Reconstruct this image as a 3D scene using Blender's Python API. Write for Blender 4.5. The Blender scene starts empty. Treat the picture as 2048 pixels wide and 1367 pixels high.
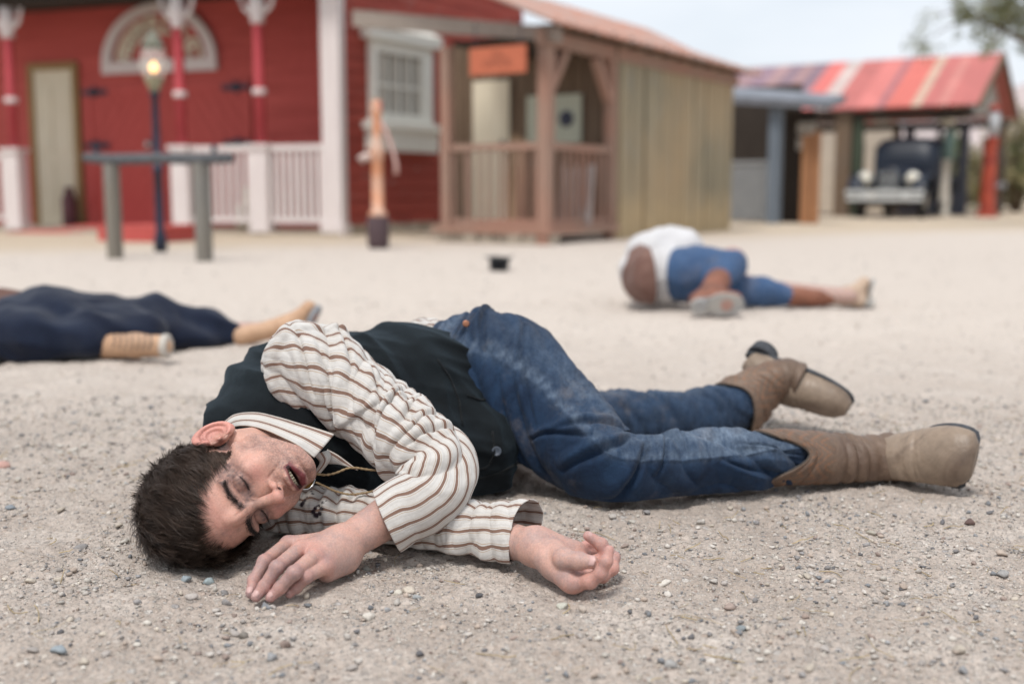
import bpy, math, random
import numpy as np
from mathutils import Vector

# ------------------------------------------------------------------ camera, sky, sun, exposure
scene = bpy.context.scene
CAM_H = 0.50
TILT = 7.473
F_PX = 2275.56
cam = bpy.data.cameras.new("camera"); cam_ob = bpy.data.objects.new("camera", cam)
scene.collection.objects.link(cam_ob); scene.camera = cam_ob
cam_ob.location = (0, 0, CAM_H); cam_ob.rotation_euler = (math.radians(90 - TILT), 0, 0)
cam.sensor_width = 36; cam.lens = 40; cam.clip_start = 0.05; cam.clip_end = 5000
cam.dof.use_dof = True; cam.dof.focus_distance = 1.56; cam.dof.aperture_fstop = 2.5

world = bpy.data.worlds.new("World"); scene.world = world; world.use_nodes = True
SUN_EL, SUN_AZ = 64.0, 205.0      # sun high behind the camera, veiled by cloud
def build_world():
    nt = world.node_tree; N = nt.nodes; L = nt.links; N.clear()
    out = N.new('ShaderNodeOutputWorld'); bg = N.new('ShaderNodeBackground')
    sky = N.new('ShaderNodeTexSky'); sky.sky_type = 'NISHITA'; sky.sun_disc = False
    sky.sun_elevation = math.radians(SUN_EL); sky.sun_rotation = math.radians(SUN_AZ)
    sky.air_density = 1.2; sky.dust_density = 2.5
    mul = N.new('ShaderNodeVectorMath'); mul.operation = 'SCALE'; mul.inputs['Scale'].default_value = 0.11
    tc = N.new('ShaderNodeTexCoord'); mp = N.new('ShaderNodeMapping'); mp.inputs['Scale'].default_value = (1, 1, 3.2)
    no = N.new('ShaderNodeTexNoise'); no.inputs['Scale'].default_value = 2.6; no.inputs['Detail'].default_value = 6
    rp = N.new('ShaderNodeValToRGB'); rp.color_ramp.elements[0].position = 0.22; rp.color_ramp.elements[1].position = 0.62
    rp.color_ramp.elements[0].color = (0.72, 0.72, 0.72, 1); rp.color_ramp.elements[1].color = (1, 1, 1, 1)
    mix = N.new('ShaderNodeMix'); mix.data_type = 'RGBA'
    cl = N.new('ShaderNodeMix'); cl.data_type = 'RGBA'
    cl.inputs[6].default_value = (0.80, 0.89, 1.0, 1); cl.inputs[7].default_value = (1.0, 1.02, 1.05, 1)
    L.new(tc.outputs['Generated'], mp.inputs['Vector']); L.new(mp.outputs[0], no.inputs['Vector'])
    L.new(no.outputs['Fac'], rp.inputs['Fac']); L.new(no.outputs['Fac'], cl.inputs[0])
    L.new(sky.outputs[0], mul.inputs[0]); L.new(rp.outputs['Color'], mix.inputs[0])
    L.new(mul.outputs[0], mix.inputs[6]); L.new(cl.outputs[2], mix.inputs[7])
    L.new(mix.outputs[2], bg.inputs['Color']); bg.inputs['Strength'].default_value = 0.76
    L.new(bg.outputs[0], out.inputs['Surface'])
build_world()
sun = bpy.data.lights.new("sun", 'SUN'); sun.energy = 2.1; sun.angle = math.radians(13); sun.color = (1.0, 0.96, 0.91)
sun_ob = bpy.data.objects.new("sun", sun); scene.collection.objects.link(sun_ob)
_e, _a = math.radians(SUN_EL), math.radians(SUN_AZ)
sun_dir = Vector((math.sin(_a) * math.cos(_e), math.cos(_a) * math.cos(_e), math.sin(_e)))
sun_ob.rotation_euler = sun_dir.to_track_quat('Z', 'Y').to_euler(); sun_ob.location = (0, 0, 8)
scene.view_settings.view_transform = 'Standard'; scene.view_settings.look = 'None'
scene.view_settings.gamma = 1.0; scene.view_settings.exposure = 0.42
scene.cycles.use_denoising = True
scene.cycles.max_bounces = 6; scene.cycles.diffuse_bounces = 3; scene.cycles.transparent_max_bounces = 8

# ------------------------------------------------------------------ helpers: placing things in the world
_t = math.radians(TILT)
def ray(px, py):
    a = (px - 1024) / F_PX; b = (683.5 - py) / F_PX
    return np.array([a, math.cos(_t) + b * math.sin(_t), -math.sin(_t) + b * math.cos(_t)])
def at(px, py, Y):
    d = ray(px, py); return np.array([0, 0, CAM_H]) + d * (Y / d[1])
def az(px, py, z):
    d = ray(px, py); return np.array([0, 0, CAM_H]) + d * ((z - CAM_H) / d[2])
def nrm(v):
    v = np.asarray(v, float); return v / (np.linalg.norm(v) + 1e-12)

rng = np.random.default_rng(7)
_perm = np.random.default_rng(11).permutation(256); _perm = np.concatenate([_perm, _perm])
_g = np.random.default_rng(5).normal(size=(256, 3)); _g /= np.linalg.norm(_g, axis=1)[:, None]
def noise(p):
    p = np.asarray(p, float); sh = p.shape[:-1]; p = p.reshape(-1, 3)
    i = np.floor(p).astype(np.int64); f = p - i; i &= 255
    u = f * f * f * (f * (f * 6 - 15) + 10); r = np.zeros(len(p))
    for dx in (0, 1):
        wx = u[:, 0] if dx else 1 - u[:, 0]
        for dy in (0, 1):
            wy = u[:, 1] if dy else 1 - u[:, 1]
            for dz in (0, 1):
                wz = u[:, 2] if dz else 1 - u[:, 2]
                h = _perm[_perm[_perm[(i[:, 0] + dx) & 255] + ((i[:, 1] + dy) & 255)] + ((i[:, 2] + dz) & 255)]
                g = _g[h]; r += wx * wy * wz * (g[:, 0] * (f[:, 0] - dx) + g[:, 1] * (f[:, 1] - dy) + g[:, 2] * (f[:, 2] - dz))
    return (r * 1.6).reshape(sh)
def n3(x, y, z, s=1.0, off=0.0):
    x, y, z = np.broadcast_arrays(x, y, z)
    return noise(np.stack([x * s + off, y * s + off * 1.7, z * s - off], -1))
def sstep(a, b, x):
    t = np.clip((x - a) / (b - a), 0, 1); return t * t * (3 - 2 * t)

# ------------------------------------------------------------------ helpers: objects
COL = scene.collection
def tag(o, label=None, cat=None, group=None, kind=None):
    if label: o['label'] = label
    if cat: o['category'] = cat
    if group: o['group'] = group
    if kind: o['kind'] = kind
    return o
def empty(name, loc, rz=0.0, label=None, cat=None, group=None):
    o = bpy.data.objects.new(name, None); COL.objects.link(o); o.location = Vector([float(c) for c in loc]); o.rotation_euler = (0, 0, rz)
    o.empty_display_size = 0.1
    return tag(o, label, cat, group)
def link_mesh(name, verts, faces, mat, parent=None, smooth=False, attrs=None, cols=None, uv=None):
    me = bpy.data.meshes.new(name)
    verts = np.asarray(verts, np.float32)
    if isinstance(faces, np.ndarray):
        n = len(faces); k = faces.shape[1]
        me.vertices.add(len(verts)); me.vertices.foreach_set('co', verts.ravel())
        me.loops.add(n * k); me.loops.foreach_set('vertex_index', faces.astype(np.int32).ravel())
        me.polygons.add(n); me.polygons.foreach_set('loop_start', np.arange(0, n * k, k, dtype=np.int32))
        try: me.polygons.foreach_set('loop_total', np.full(n, k, np.int32))
        except Exception: pass
        me.update(calc_edges=True); me.validate()
    else:
        me.from_pydata([tuple(map(float, v)) for v in verts], [], [tuple(int(i) for i in f) for f in faces]); me.update()
    if smooth: me.polygons.foreach_set('use_smooth', np.ones(len(me.polygons), bool))
    for k, a in (attrs or {}).items():
        at_ = me.attributes.new(k, 'FLOAT', 'POINT'); at_.data.foreach_set('value', np.asarray(a, np.float32).ravel())
    for k, a in (cols or {}).items():
        a = np.asarray(a, np.float32)
        if a.shape[1] == 3: a = np.concatenate([a, np.ones((len(a), 1), np.float32)], 1)
        at_ = me.color_attributes.new(k, 'FLOAT_COLOR', 'POINT'); at_.data.foreach_set('color', a.ravel())
    me.materials.append(mat)
    o = bpy.data.objects.new(name, me); COL.objects.link(o)
    if parent is not None:
        o.parent = parent
        o.matrix_parent_inverse = world_of(parent).inverted()
    return o
def world_of(o):
    from mathutils import Matrix
    m = Matrix.LocRotScale(o.location, o.rotation_euler, o.scale)
    if o.parent: m = world_of(o.parent) @ o.matrix_parent_inverse @ m
    return m

class MB:
    """collects simple shapes, builds ONE mesh object; shapes are given in the frame (o,u,v,z)"""
    def __init__(s, o=(0, 0, 0), u=(1, 0, 0), v=(0, 1, 0)):
        s.o = np.array(o, float); s.u = np.array(list(u) + [0] * (3 - len(u)), float); s.v = np.array(list(v) + [0] * (3 - len(v)), float)
        s.w = np.array([0, 0, 1.0]); s.V = []; s.F = []; s.n = 0
    def T(s, p):
        p = np.atleast_2d(np.asarray(p, float)); return s.o + p[:, :1] * s.u + p[:, 1:2] * s.v + p[:, 2:3] * s.w
    def add(s, P, F):
        P = s.T(P); s.V.append(P); s.F += [tuple(i + s.n for i in f) for f in F]; s.n += len(P); return s
    def box(s, a0, a1, b0, b1, c0, c1, j=0.0):
        if a0 > a1: a0, a1 = a1, a0
        if b0 > b1: b0, b1 = b1, b0
        P = [(a, b, c) for a in (a0, a1) for b in (b0, b1) for c in (c0, c1)]
        if j: P = np.array(P) + rng.normal(0, j, (8, 3))
        return s.add(P, [(0, 1, 3, 2), (4, 6, 7, 5), (0, 4, 5, 1), (2, 3, 7, 6), (0, 2, 6, 4), (1, 5, 7, 3)])
    def bar(s, p, q, w, h, up=(0, 0, 1)):
        p = np.array(p, float); q = np.array(q, float); t = nrm(q - p); a = nrm(np.cross(t, up)); b = np.cross(a, t)
        P = [e + a * x * w / 2 + b * y * h / 2 for e in (p, q) for (x, y) in ((-1, -1), (1, -1), (1, 1), (-1, 1))]
        return s.add(P, [(3, 2, 1, 0), (4, 5, 6, 7), (0, 1, 5, 4), (1, 2, 6, 5), (2, 3, 7, 6), (3, 0, 4, 7)])
    def tube(s, pts, r, n=10):
        pts = [np.array(p, float) for p in pts]; rr = r if hasattr(r, '__len__') else [r] * len(pts); P = []; F = []
        for i, p in enumerate(pts):
            t = nrm(pts[min(i + 1, len(pts) - 1)] - pts[max(i - 1, 0)]); a = nrm(np.cross(t, (0.12, 0.31, 0.94) if abs(t[2]) < .9 else (1, 0.1, 0))); b = np.cross(t, a)
            for k in range(n):
                th = 2 * math.pi * k / n; P.append(p + (a * math.cos(th) + b * math.sin(th)) * rr[i])
        for i in range(len(pts) - 1):
            for k in range(n): F.append((i * n + k, i * n + (k + 1) % n, (i + 1) * n + (k + 1) % n, (i + 1) * n + k))
        F.append(tuple(range(n))[::-1]); F.append(tuple((len(pts) - 1) * n + k for k in range(n)))
        return s.add(P, F)
    def lathe(s, c, prof, n=16, axis=(0, 0, 1)):
        ax = nrm(axis); a = nrm(np.cross(ax, (0.1, 0.9, 0.2))); b = np.cross(ax, a); P = []; F = []
        for (r, h) in prof:
            for k in range(n):
                th = 2 * math.pi * k / n; P.append(np.array(c) + ax * h + (a * math.cos(th) + b * math.sin(th)) * max(r, 1e-4))
        for i in range(len(prof) - 1):
            for k in range(n): F.append((i * n + k, i * n + (k + 1) % n, (i + 1) * n + (k + 1) % n, (i + 1) * n + k))
        F.append(tuple(range(n))[::-1]); F.append(tuple((len(prof) - 1) * n + k for k in range(n)))
        return s.add(P, F)
    def prism(s, poly, b0, b1):   # polygon in (a,z), extruded along b
        n = len(poly); P = [(a, b0, z) for a, z in poly] + [(a, b1, z) for a, z in poly]
        F = [tuple(range(n)), tuple(range(2 * n - 1, n - 1, -1))] + [(i, i + n, (i + 1) % n + n, (i + 1) % n) for i in range(n)]
        return s.add(P, F)
    def build(s, name, mat, parent=None, smooth=False):
        return link_mesh(name, np.concatenate(s.V), s.F, mat, parent, smooth)

# ------------------------------------------------------------------ materials
def mat_new(name):
    m = bpy.data.materials.new(name); m.use_nodes = True; nt = m.node_tree; nt.nodes.clear()
    out = nt.nodes.new('ShaderNodeOutputMaterial'); b = nt.nodes.new('ShaderNodeBsdfPrincipled'); nt.links.new(b.outputs[0], out.inputs[0])
    return m, nt, b
def nd(nt, t, **kw):
    n = nt.nodes.new(t)
    for k, v in kw.items():
        if k.startswith('i_'):
            key = k[2:].replace('_', ' '); n.inputs[key].default_value = v
        else: setattr(n, k, v)
    return n
def mixc(nt, fac, a, b, mode='MIX'):
    m = nt.nodes.new('ShaderNodeMix'); m.data_type = 'RGBA'; m.blend_type = mode
    for sock, v in ((m.inputs[0], fac), (m.inputs[6], a), (m.inputs[7], b)):
        if hasattr(v, 'links') or isinstance(v, bpy.types.NodeSocket): nt.links.new(v, sock)
        elif isinstance(v, (int, float)): sock.default_value = v
        else: sock.default_value = (*v, 1) if len(v) == 3 else v
    return m.outputs[2]
def mth(nt, op, a, b=0.0, c=None):
    m = nt.nodes.new('ShaderNodeMath'); m.operation = op
    for k, v in enumerate((a, b, c)):
        if v is None: continue
        if isinstance(v, bpy.types.NodeSocket): nt.links.new(v, m.inputs[k])
        else: m.inputs[k].default_value = v
    return m.outputs[0]
def ramp(nt, fac, stops):
    r = nt.nodes.new('ShaderNodeValToRGB'); el = r.color_ramp.elements
    while len(el) < len(stops): el.new(0.5)
    for e, (p, c) in zip(el, stops): e.position = p; e.color = (*c, 1) if hasattr(c, '__len__') else (c, c, c, 1)
    nt.links.new(fac, r.inputs[0]); return r.outputs[0]
def noise_n(nt, scale, detail=4, rough=.55, vec=None, stretch=None, distort=0.0):
    n = nd(nt, 'ShaderNodeTexNoise'); n.inputs['Scale'].default_value = scale; n.inputs['Detail'].default_value = detail
    n.inputs['Roughness'].default_value = rough; n.inputs['Distortion'].default_value = distort
    if vec is None: vec = nd(nt, 'ShaderNodeTexCoord').outputs['Object']
    if stretch:
        mp = nd(nt, 'ShaderNodeMapping'); mp.inputs['Scale'].default_value = stretch; nt.links.new(vec, mp.inputs[0]); vec = mp.outputs[0]
    nt.links.new(vec, n.inputs['Vector']); return n.outputs['Fac']
def bump(nt, b, h, strength=.3, dist=.01):
    n = nd(nt, 'ShaderNodeBump'); n.inputs['Strength'].default_value = strength; n.inputs['Distance'].default_value = dist
    nt.links.new(h, n.inputs['Height']); nt.links.new(n.outputs[0], b.inputs['Normal']); return n
def m_plain(name, c1, c2=None, scale=6, rough=.7, stretch=None, bs=.25, bd=.005, metal=0.0, spec=.3, detail=5, pos=(.35, .65)):
    m, nt, b = mat_new(name); c2 = c2 or tuple(x * .7 for x in c1)
    f = noise_n(nt, scale, detail, .6, None, stretch)
    nt.links.new(ramp(nt, f, [(pos[0], c2), (pos[1], c1)]), b.inputs['Base Color'])
    b.inputs['Roughness'].default_value = rough; b.inputs['Metallic'].default_value = metal; b.inputs['Specular IOR Level'].default_value = spec
    f2 = noise_n(nt, scale * 7, 3, .6, None, stretch); bump(nt, b, f2, bs, bd)
    return m
def m_wood(name, c1, c2, c3=None, along='z', scale=3.0, rough=.8, wear=None, wearc=(.3, .26, .22)):
    """weathered / painted wood with grain running along one axis, and worn patches"""
    m, nt, b = mat_new(name); st = {'z': (9, 9, .7), 'x': (.7, 9, 9), 'h': (1.2, 1.2, 14)}[along]
    f = noise_n(nt, scale, 6, .65, None, st); g = noise_n(nt, scale * .35, 3, .5)
    col = ramp(nt, f, [(.3, c2), (.7, c1)])
    if c3: col = mixc(nt, ramp(nt, g, [(.4, 0.), (.65, 1.)]), col, c3)
    if wear:
        w = noise_n(nt, scale * 1.7, 6, .7, None, tuple(x * .5 + .3 for x in st))
        col = mixc(nt, ramp(nt, w, [(wear, 0.), (wear + .08, 1.)]), col, wearc)
    nt.links.new(col, b.inputs['Base Color']); b.inputs['Roughness'].default_value = rough; b.inputs['Specular IOR Level'].default_value = .25
    bump(nt, b, noise_n(nt, scale * 5, 5, .6, None, st), .4, .006)
    return m
def m_emit(name, c, s):
    m, nt, b = mat_new(name); b.inputs['Base Color'].default_value = (*c, 1); b.inputs['Emission Color'].default_value = (*c, 1); b.inputs['Emission Strength'].default_value = s; return m
def m_glass(name, tint=(.9, .95, .95), rough=.05, alpha=.35):
    m, nt, b = mat_new(name); b.inputs['Base Color'].default_value = (*tint, 1); b.inputs['Roughness'].default_value = rough
    b.inputs['Alpha'].default_value = alpha; b.inputs['Specular IOR Level'].default_value = .8; return m

# ------------------------------------------------------------------ implicit sculpting
def smin(a, b, k):
    h = np.clip(.5 + .5 * (b - a) / k, 0, 1); return b * (1 - h) + a * h - k * h * (1 - h)
def smax(a, b, k): return -smin(-a, -b, k)
def d_cone(P, a, b, r1, r2):
    a = np.asarray(a, float); b = np.asarray(b, float); pa = P - a; ba = b - a
    h = np.clip(pa @ ba / (ba @ ba + 1e-12), 0, 1); return np.linalg.norm(pa - h[:, None] * ba, axis=1) - (r1 + (r2 - r1) * h)
def d_ell(P, c, r, R=None):
    q = P - np.asarray(c, float)
    if R is not None: q = q @ np.asarray(R).T
    r = np.asarray(r, float); k0 = np.linalg.norm(q / r, axis=1); k1 = np.linalg.norm(q / (r * r), axis=1)
    return k0 * (k0 - 1) / (k1 + 1e-9)
def chain(P, pts, rs, k=.004):
    d = None
    for i in range(len(pts) - 1):
        e = d_cone(P, pts[i], pts[i + 1], rs[i], rs[i + 1]); d = e if d is None else smin(d, e, k)
    return d
def polygonize(f, lo, hi, h):
    lo = np.array(lo, float); hi = np.array(hi, float); C = 4
    nc = np.ceil((hi - lo) / (h * C)).astype(int) + 1
    ax = [lo[i] + (np.arange(nc[i]) + .5) * h * C - .5 * h for i in range(3)]
    G = np.stack(np.meshgrid(*ax, indexing='ij'), -1).reshape(-1, 3)
    fc = np.concatenate([f(G[i:i + 400000]) for i in range(0, len(G), 400000)]).reshape(nc)
    n = nc * C
    A = np.repeat(np.repeat(np.repeat(fc, C, 0), C, 1), C, 2).astype(np.float32)
    near = np.abs(fc) < h * C * 2.2
    near = np.repeat(np.repeat(np.repeat(near, C, 0), C, 1), C, 2)
    idx = np.nonzero(near.ravel())[0]
    for i in range(0, len(idx), 400000):
        j = idx[i:i + 400000]; a, b, c = np.unravel_index(j, n)
        A.ravel()[j] = f(lo + np.stack([a, b, c], 1) * h)
    ins = A < 0; m = n - 1
    cnt = np.zeros(m, np.int8)
    for dx in (0, 1):
        for dy in (0, 1):
            for dz in (0, 1): cnt += ins[dx:dx + m[0], dy:dy + m[1], dz:dz + m[2]]
    act = (cnt > 0) & (cnt < 8); cid = np.full(m, -1, np.int64); ai = np.argwhere(act); cid[act] = np.arange(len(ai))
    cs = [(x, y, z) for x in (0, 1) for y in (0, 1) for z in (0, 1)]
    vals = {c: A[ai[:, 0] + c[0], ai[:, 1] + c[1], ai[:, 2] + c[2]] for c in cs}
    acc = np.zeros((len(ai), 3)); num = np.zeros(len(ai))
    for a in cs:
        for k in range(3):
            if a[k]: continue
            b = list(a); b[k] = 1; b = tuple(b); va, vb = vals[a], vals[b]; mm = (va < 0) != (vb < 0)
            t = np.where(mm, va / np.where(mm, va - vb, 1), 0)
            p = np.tile(np.array(a, float), (len(ai), 1)); p[:, k] = t; acc += p * mm[:, None]; num += mm
    V = lo + (ai + acc / num[:, None]) * h
    F = []
    for k in range(3):
        u, v = (k + 1) % 3, (k + 2) % 3
        s0 = [slice(0, n[i]) for i in range(3)]; s1 = list(s0); s0[k] = slice(0, n[k] - 1); s1[k] = slice(1, n[k])
        a = ins[tuple(s0)]; b = ins[tuple(s1)]; e = np.argwhere(a != b); inside = a[tuple(e.T)]
        ok = (e[:, u] > 0) & (e[:, v] > 0) & (e[:, u] < n[u] - 1) & (e[:, v] < n[v] - 1); e = e[ok]; inside = inside[ok]
        q = []
        for du, dv in ((1, 1), (0, 1), (0, 0), (1, 0)):
            c = e.copy(); c[:, u] -= du; c[:, v] -= dv; q.append(cid[tuple(c.T)])
        q = np.stack(q, 1); q[~inside] = q[~inside][:, ::-1]; F.append(q)
    F = np.concatenate(F); F = F[(F >= 0).all(1)]
    return V, F
def merge(parts):
    V = []; F = []; n = 0
    for v, f in parts: V.append(v); F.append(f + n); n += len(v)
    return np.concatenate(V), np.concatenate(F)

# ------------------------------------------------------------------ swept cloth tubes
def spline(ctrl, n):
    c = np.asarray(ctrl, float); m = len(c)
    seg = np.linalg.norm(np.diff(c[:, :3], axis=0), axis=1); cum = np.concatenate([[0], np.cumsum(seg)]); t = np.linspace(0, cum[-1], n); out = np.zeros((n, c.shape[1]))
    tg = np.zeros_like(c)
    for i in range(m):
        a, b = max(i - 1, 0), min(i + 1, m - 1); tg[i] = (c[b] - c[a]) / (cum[b] - cum[a])
    k = np.clip(np.searchsorted(cum, t, 'right') - 1, 0, m - 2)
    h = (cum[k + 1] - cum[k]); u = ((t - cum[k]) / h)[:, None]; h = h[:, None]
    out = (2 * u**3 - 3 * u**2 + 1) * c[k] + (u**3 - 2 * u**2 + u) * h * tg[k] + (-2 * u**3 + 3 * u**2) * c[k + 1] + (u**3 - u**2) * h * tg[k + 1]
    return out, t
def sweep(ctrl, nr, na, disp=None, shift=None, floor=0.002, wob=0.0, closed=(False, False), pw=2.0):
    """ctrl rows: x y z ru rv.  Angle 0 = image-up side, -pi/2 = towards the viewer, seam on the far side.
    Returns verts grid, faces, s (metres along), th (angle), a (metres around)"""
    c, s = spline(ctrl, nr); P = c[:, :3]; T = np.gradient(P, s, axis=0); T /= np.linalg.norm(T, axis=1)[:, None]
    Vd = P - np.array([0, 0, CAM_H]); Vd /= np.linalg.norm(Vd, axis=1)[:, None]
    N1 = np.cross(T, Vd); N1 /= np.linalg.norm(N1, axis=1)[:, None]
    if np.mean(N1[:, 2]) < 0: N1 = -N1
    N2 = Vd - (Vd * T).sum(1)[:, None] * T; N2 /= np.linalg.norm(N2, axis=1)[:, None]
    th = np.linspace(-1.5 * np.pi, .5 * np.pi, na + 1)[:-1]; S, TH = np.meshgrid(s, th, indexing='ij')
    ru = c[:, 3][:, None]; rv = c[:, 4][:, None]
    ct, st = np.cos(TH), np.sin(TH)
    if pw != 2.0:
        k = (np.abs(ct)**pw + np.abs(st)**pw)**(-1 / pw); ct, st = ct * k, st * k
    A = TH * (ru + rv) / 2
    D = np.zeros_like(S) if disp is None else disp(S, TH, A)
    seam = sstep(0, .5, np.minimum(TH + 1.5 * np.pi, .5 * np.pi - TH + 0 * TH)); D = D * seam
    dirv = ct[..., None] * N1[:, None, :] + st[..., None] * N2[:, None, :]
    X = P[:, None, :] + (ru * ct)[..., None] * N1[:, None, :] + (rv * st)[..., None] * N2[:, None, :] + D[..., None] * dirv
    if shift is not None: X = X + shift(S, TH)[..., None] * T[:, None, :]
    if floor is not None:
        z = X[..., 2] - floor; X[..., 2] = floor + np.where(z > .012, z, .012 * np.exp((z - .012) / .03) * .9 + .1 * .012)
    i = np.arange(nr - 1)[:, None] * na; j = np.arange(na)[None, :]; j2 = (j + 1) % na
    F = np.stack([i + j, i + j2, i + na + j2, i + na + j], -1).reshape(-1, 4)
    V = X.reshape(-1, 3)
    for e, flag in enumerate(closed):
        if flag:
            ring = X[0] if e == 0 else X[-1]; cc = ring.mean(0); base = 0 if e == 0 else (nr - 1) * na
            n0 = len(V); V = np.concatenate([V, cc[None]]); jj = np.arange(na)
            f = np.stack([base + jj, base + (jj + 1) % na, np.full(na, n0), np.full(na, n0)], 1)
            F = np.concatenate([F, f if e else f[:, [1, 0, 2, 3]]])
    return V, F, S, TH, A, X
def quads_fix(F):   # drop degenerate 4th index by splitting to lists when needed
    return [tuple(dict.fromkeys(f)) for f in F.tolist()]
def cp(px, py, Y, ru, rv=None):
    """tube control point from a sight line and a depth; radii given in photo pixels at that depth"""
    p = at(px, py, Y); k = Y / F_PX; return [*p, ru * k, (ru if rv is None else rv) * k]
def fold(S, A, wl, ang=0., seed=0, sharp=1.0, warp=.5):
    """cloth ridges: rounded hills, creased valleys. wl=(wavelength across ridge, length of ridge)"""
    c, s_ = math.cos(ang), math.sin(ang); x = S * c + A * s_; y = -S * s_ + A * c
    w = n3(x / wl[0] * .4, y / wl[1], 0, 1, seed + 9.1) * warp
    n = n3(x / wl[0] + w, y / wl[1], 0, 1, seed); return np.clip(np.abs(n) * 2.4, 0, 1)**sharp - .45

def crease(S, TH, lines, R=.085):
    """pinched cloth: a sharp valley with a soft roll on each side, along segments in (metres along, angle) space"""
    d = np.zeros_like(S); Y = TH * R
    for (s0, t0, s1, t1, w, dep) in lines:
        ax, ay = s0, t0 * R; bx, by = s1 - s0, (t1 - t0) * R; L2 = bx * bx + by * by
        h = np.clip(((S - ax) * bx + (Y - ay) * by) / L2, 0, 1); px, py = S - ax - h * bx, Y - ay - h * by; side = (px * by - py * bx) / math.sqrt(L2); q = np.hypot(px, py)
        env = np.sin(np.pi * np.clip(h * .96 + .02, 0, 1))**.6
        d += dep * env * (-np.exp(-(q / (w * .45))**2) + .75 * np.exp(-((side - w) / w)**2) * (np.exp(-(q / (w * 2.6))**2)) + .25 * np.exp(-((side + w) / w)**2) * np.exp(-(q / (w * 2.6))**2))
    return d
# ------------------------------------------------------------------ materials of the people
def m_skin(name='skin'):
    m, nt, b = mat_new(name)
    vc = nd(nt, 'ShaderNodeVertexColor'); vc.layer_name = 'tone'
    f = noise_n(nt, 55, 5, .65); g = noise_n(nt, 420, 3, .6)
    c = mixc(nt, .34, vc.outputs[0], ramp(nt, f, [(.3, (.62, .5, .47)), (.5, (.5, .5, .5)), (.72, (.55, .42, .4))]), 'OVERLAY')
    c = mixc(nt, .22, c, ramp(nt, g, [(.35, (.3, .3, .3)), (.65, (.7, .7, .7))]), 'OVERLAY')
    nt.links.new(c, b.inputs['Base Color']); b.inputs['Roughness'].default_value = .52; b.inputs['Specular IOR Level'].default_value = .38
    b.inputs['Subsurface Weight'].default_value = .14; b.inputs['Subsurface Radius'].default_value = (1, .35, .2); b.inputs['Subsurface Scale'].default_value = .006
    h = mth(nt, 'ADD', noise_n(nt, 500, 4, .7), mth(nt, 'MULTIPLY', noise_n(nt, 110, 4, .6), 1.6)); bump(nt, b, h, .35, .0012); return m
M_SKIN = m_skin()
def m_hair(name, c):
    m, nt, b = mat_new(name); f = noise_n(nt, 40, 4)
    nt.links.new(ramp(nt, f, [(.3, c), (.75, tuple(x * 2.1 for x in c))]), b.inputs['Base Color'])
    b.inputs['Roughness'].default_value = .42; b.inputs['Specular IOR Level'].default_value = .45; return m
M_HAIR = m_hair('dark brown hair', (.038, .024, .017))
M_BROW = m_hair('brow hair', (.016, .012, .011))
def m_stripe(name='striped shirt', dirt=.35):
    m, nt, b = mat_new(name)
    at_ = nd(nt, 'ShaderNodeAttribute'); at_.attribute_name = 'su'; u = at_.outputs['Fac']
    as_ = nd(nt, 'ShaderNodeAttribute'); as_.attribute_name = 'ss'; s = as_.outputs['Fac']
    ab = nd(nt, 'ShaderNodeAttribute'); ab.attribute_name = 'stain'; st = ab.outputs['Fac']
    fr = mth(nt, 'FRACT', u)
    base = (.56, .54, .515)
    c = ramp(nt, fr, [(0, (.205, .125, .095)), (.19, (.205, .125, .095)), (.205, base), (.27, base), (.28, (.42, .33, .25)), (.31, (.42, .33, .25)), (.325, base),
                      (.52, (.50, .48, .46)), (.60, base), (.86, base), (.87, (.44, .34, .26)), (.90, (.44, .34, .26)), (.915, base), (.975, base), (.985, (.205, .125, .095))])
    g = noise_n(nt, 22, 5, .6); c = mixc(nt, dirt, c, ramp(nt, g, [(.3, (.72, .66, .6)), (.6, (1, 1, 1))]), 'MULTIPLY')
    # fine slub weave running with the stripe
    cx = nd(nt, 'ShaderNodeCombineXYZ'); nt.links.new(mth(nt, 'MULTIPLY', u, 42.), cx.inputs[0]); nt.links.new(mth(nt, 'MULTIPLY', s, 260.), cx.inputs[1])
    w = nd(nt, 'ShaderNodeTexNoise'); w.inputs['Scale'].default_value = 1.0; w.inputs['Detail'].default_value = 3; nt.links.new(cx.outputs[0], w.inputs['Vector'])
    c = mixc(nt, .25, c, ramp(nt, w.outputs['Fac'], [(.35, (.35, .35, .35)), (.65, (.65, .65, .65))]), 'OVERLAY')
    c = mixc(nt, st, c, (.018, .01, .016))
    nt.links.new(c, b.inputs['Base Color']); b.inputs['Roughness'].default_value = .85; b.inputs['Specular IOR Level'].default_value = .15
    b.inputs['Sheen Weight'].default_value = .15
    h = mth(nt, 'ADD', mth(nt, 'MULTIPLY', w.outputs['Fac'], .35), mth(nt, 'MULTIPLY', noise_n(nt, 60, 5, .6), 1.5)); bump(nt, b, h, .5, .003); return m
M_SHIRT = m_stripe()
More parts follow.
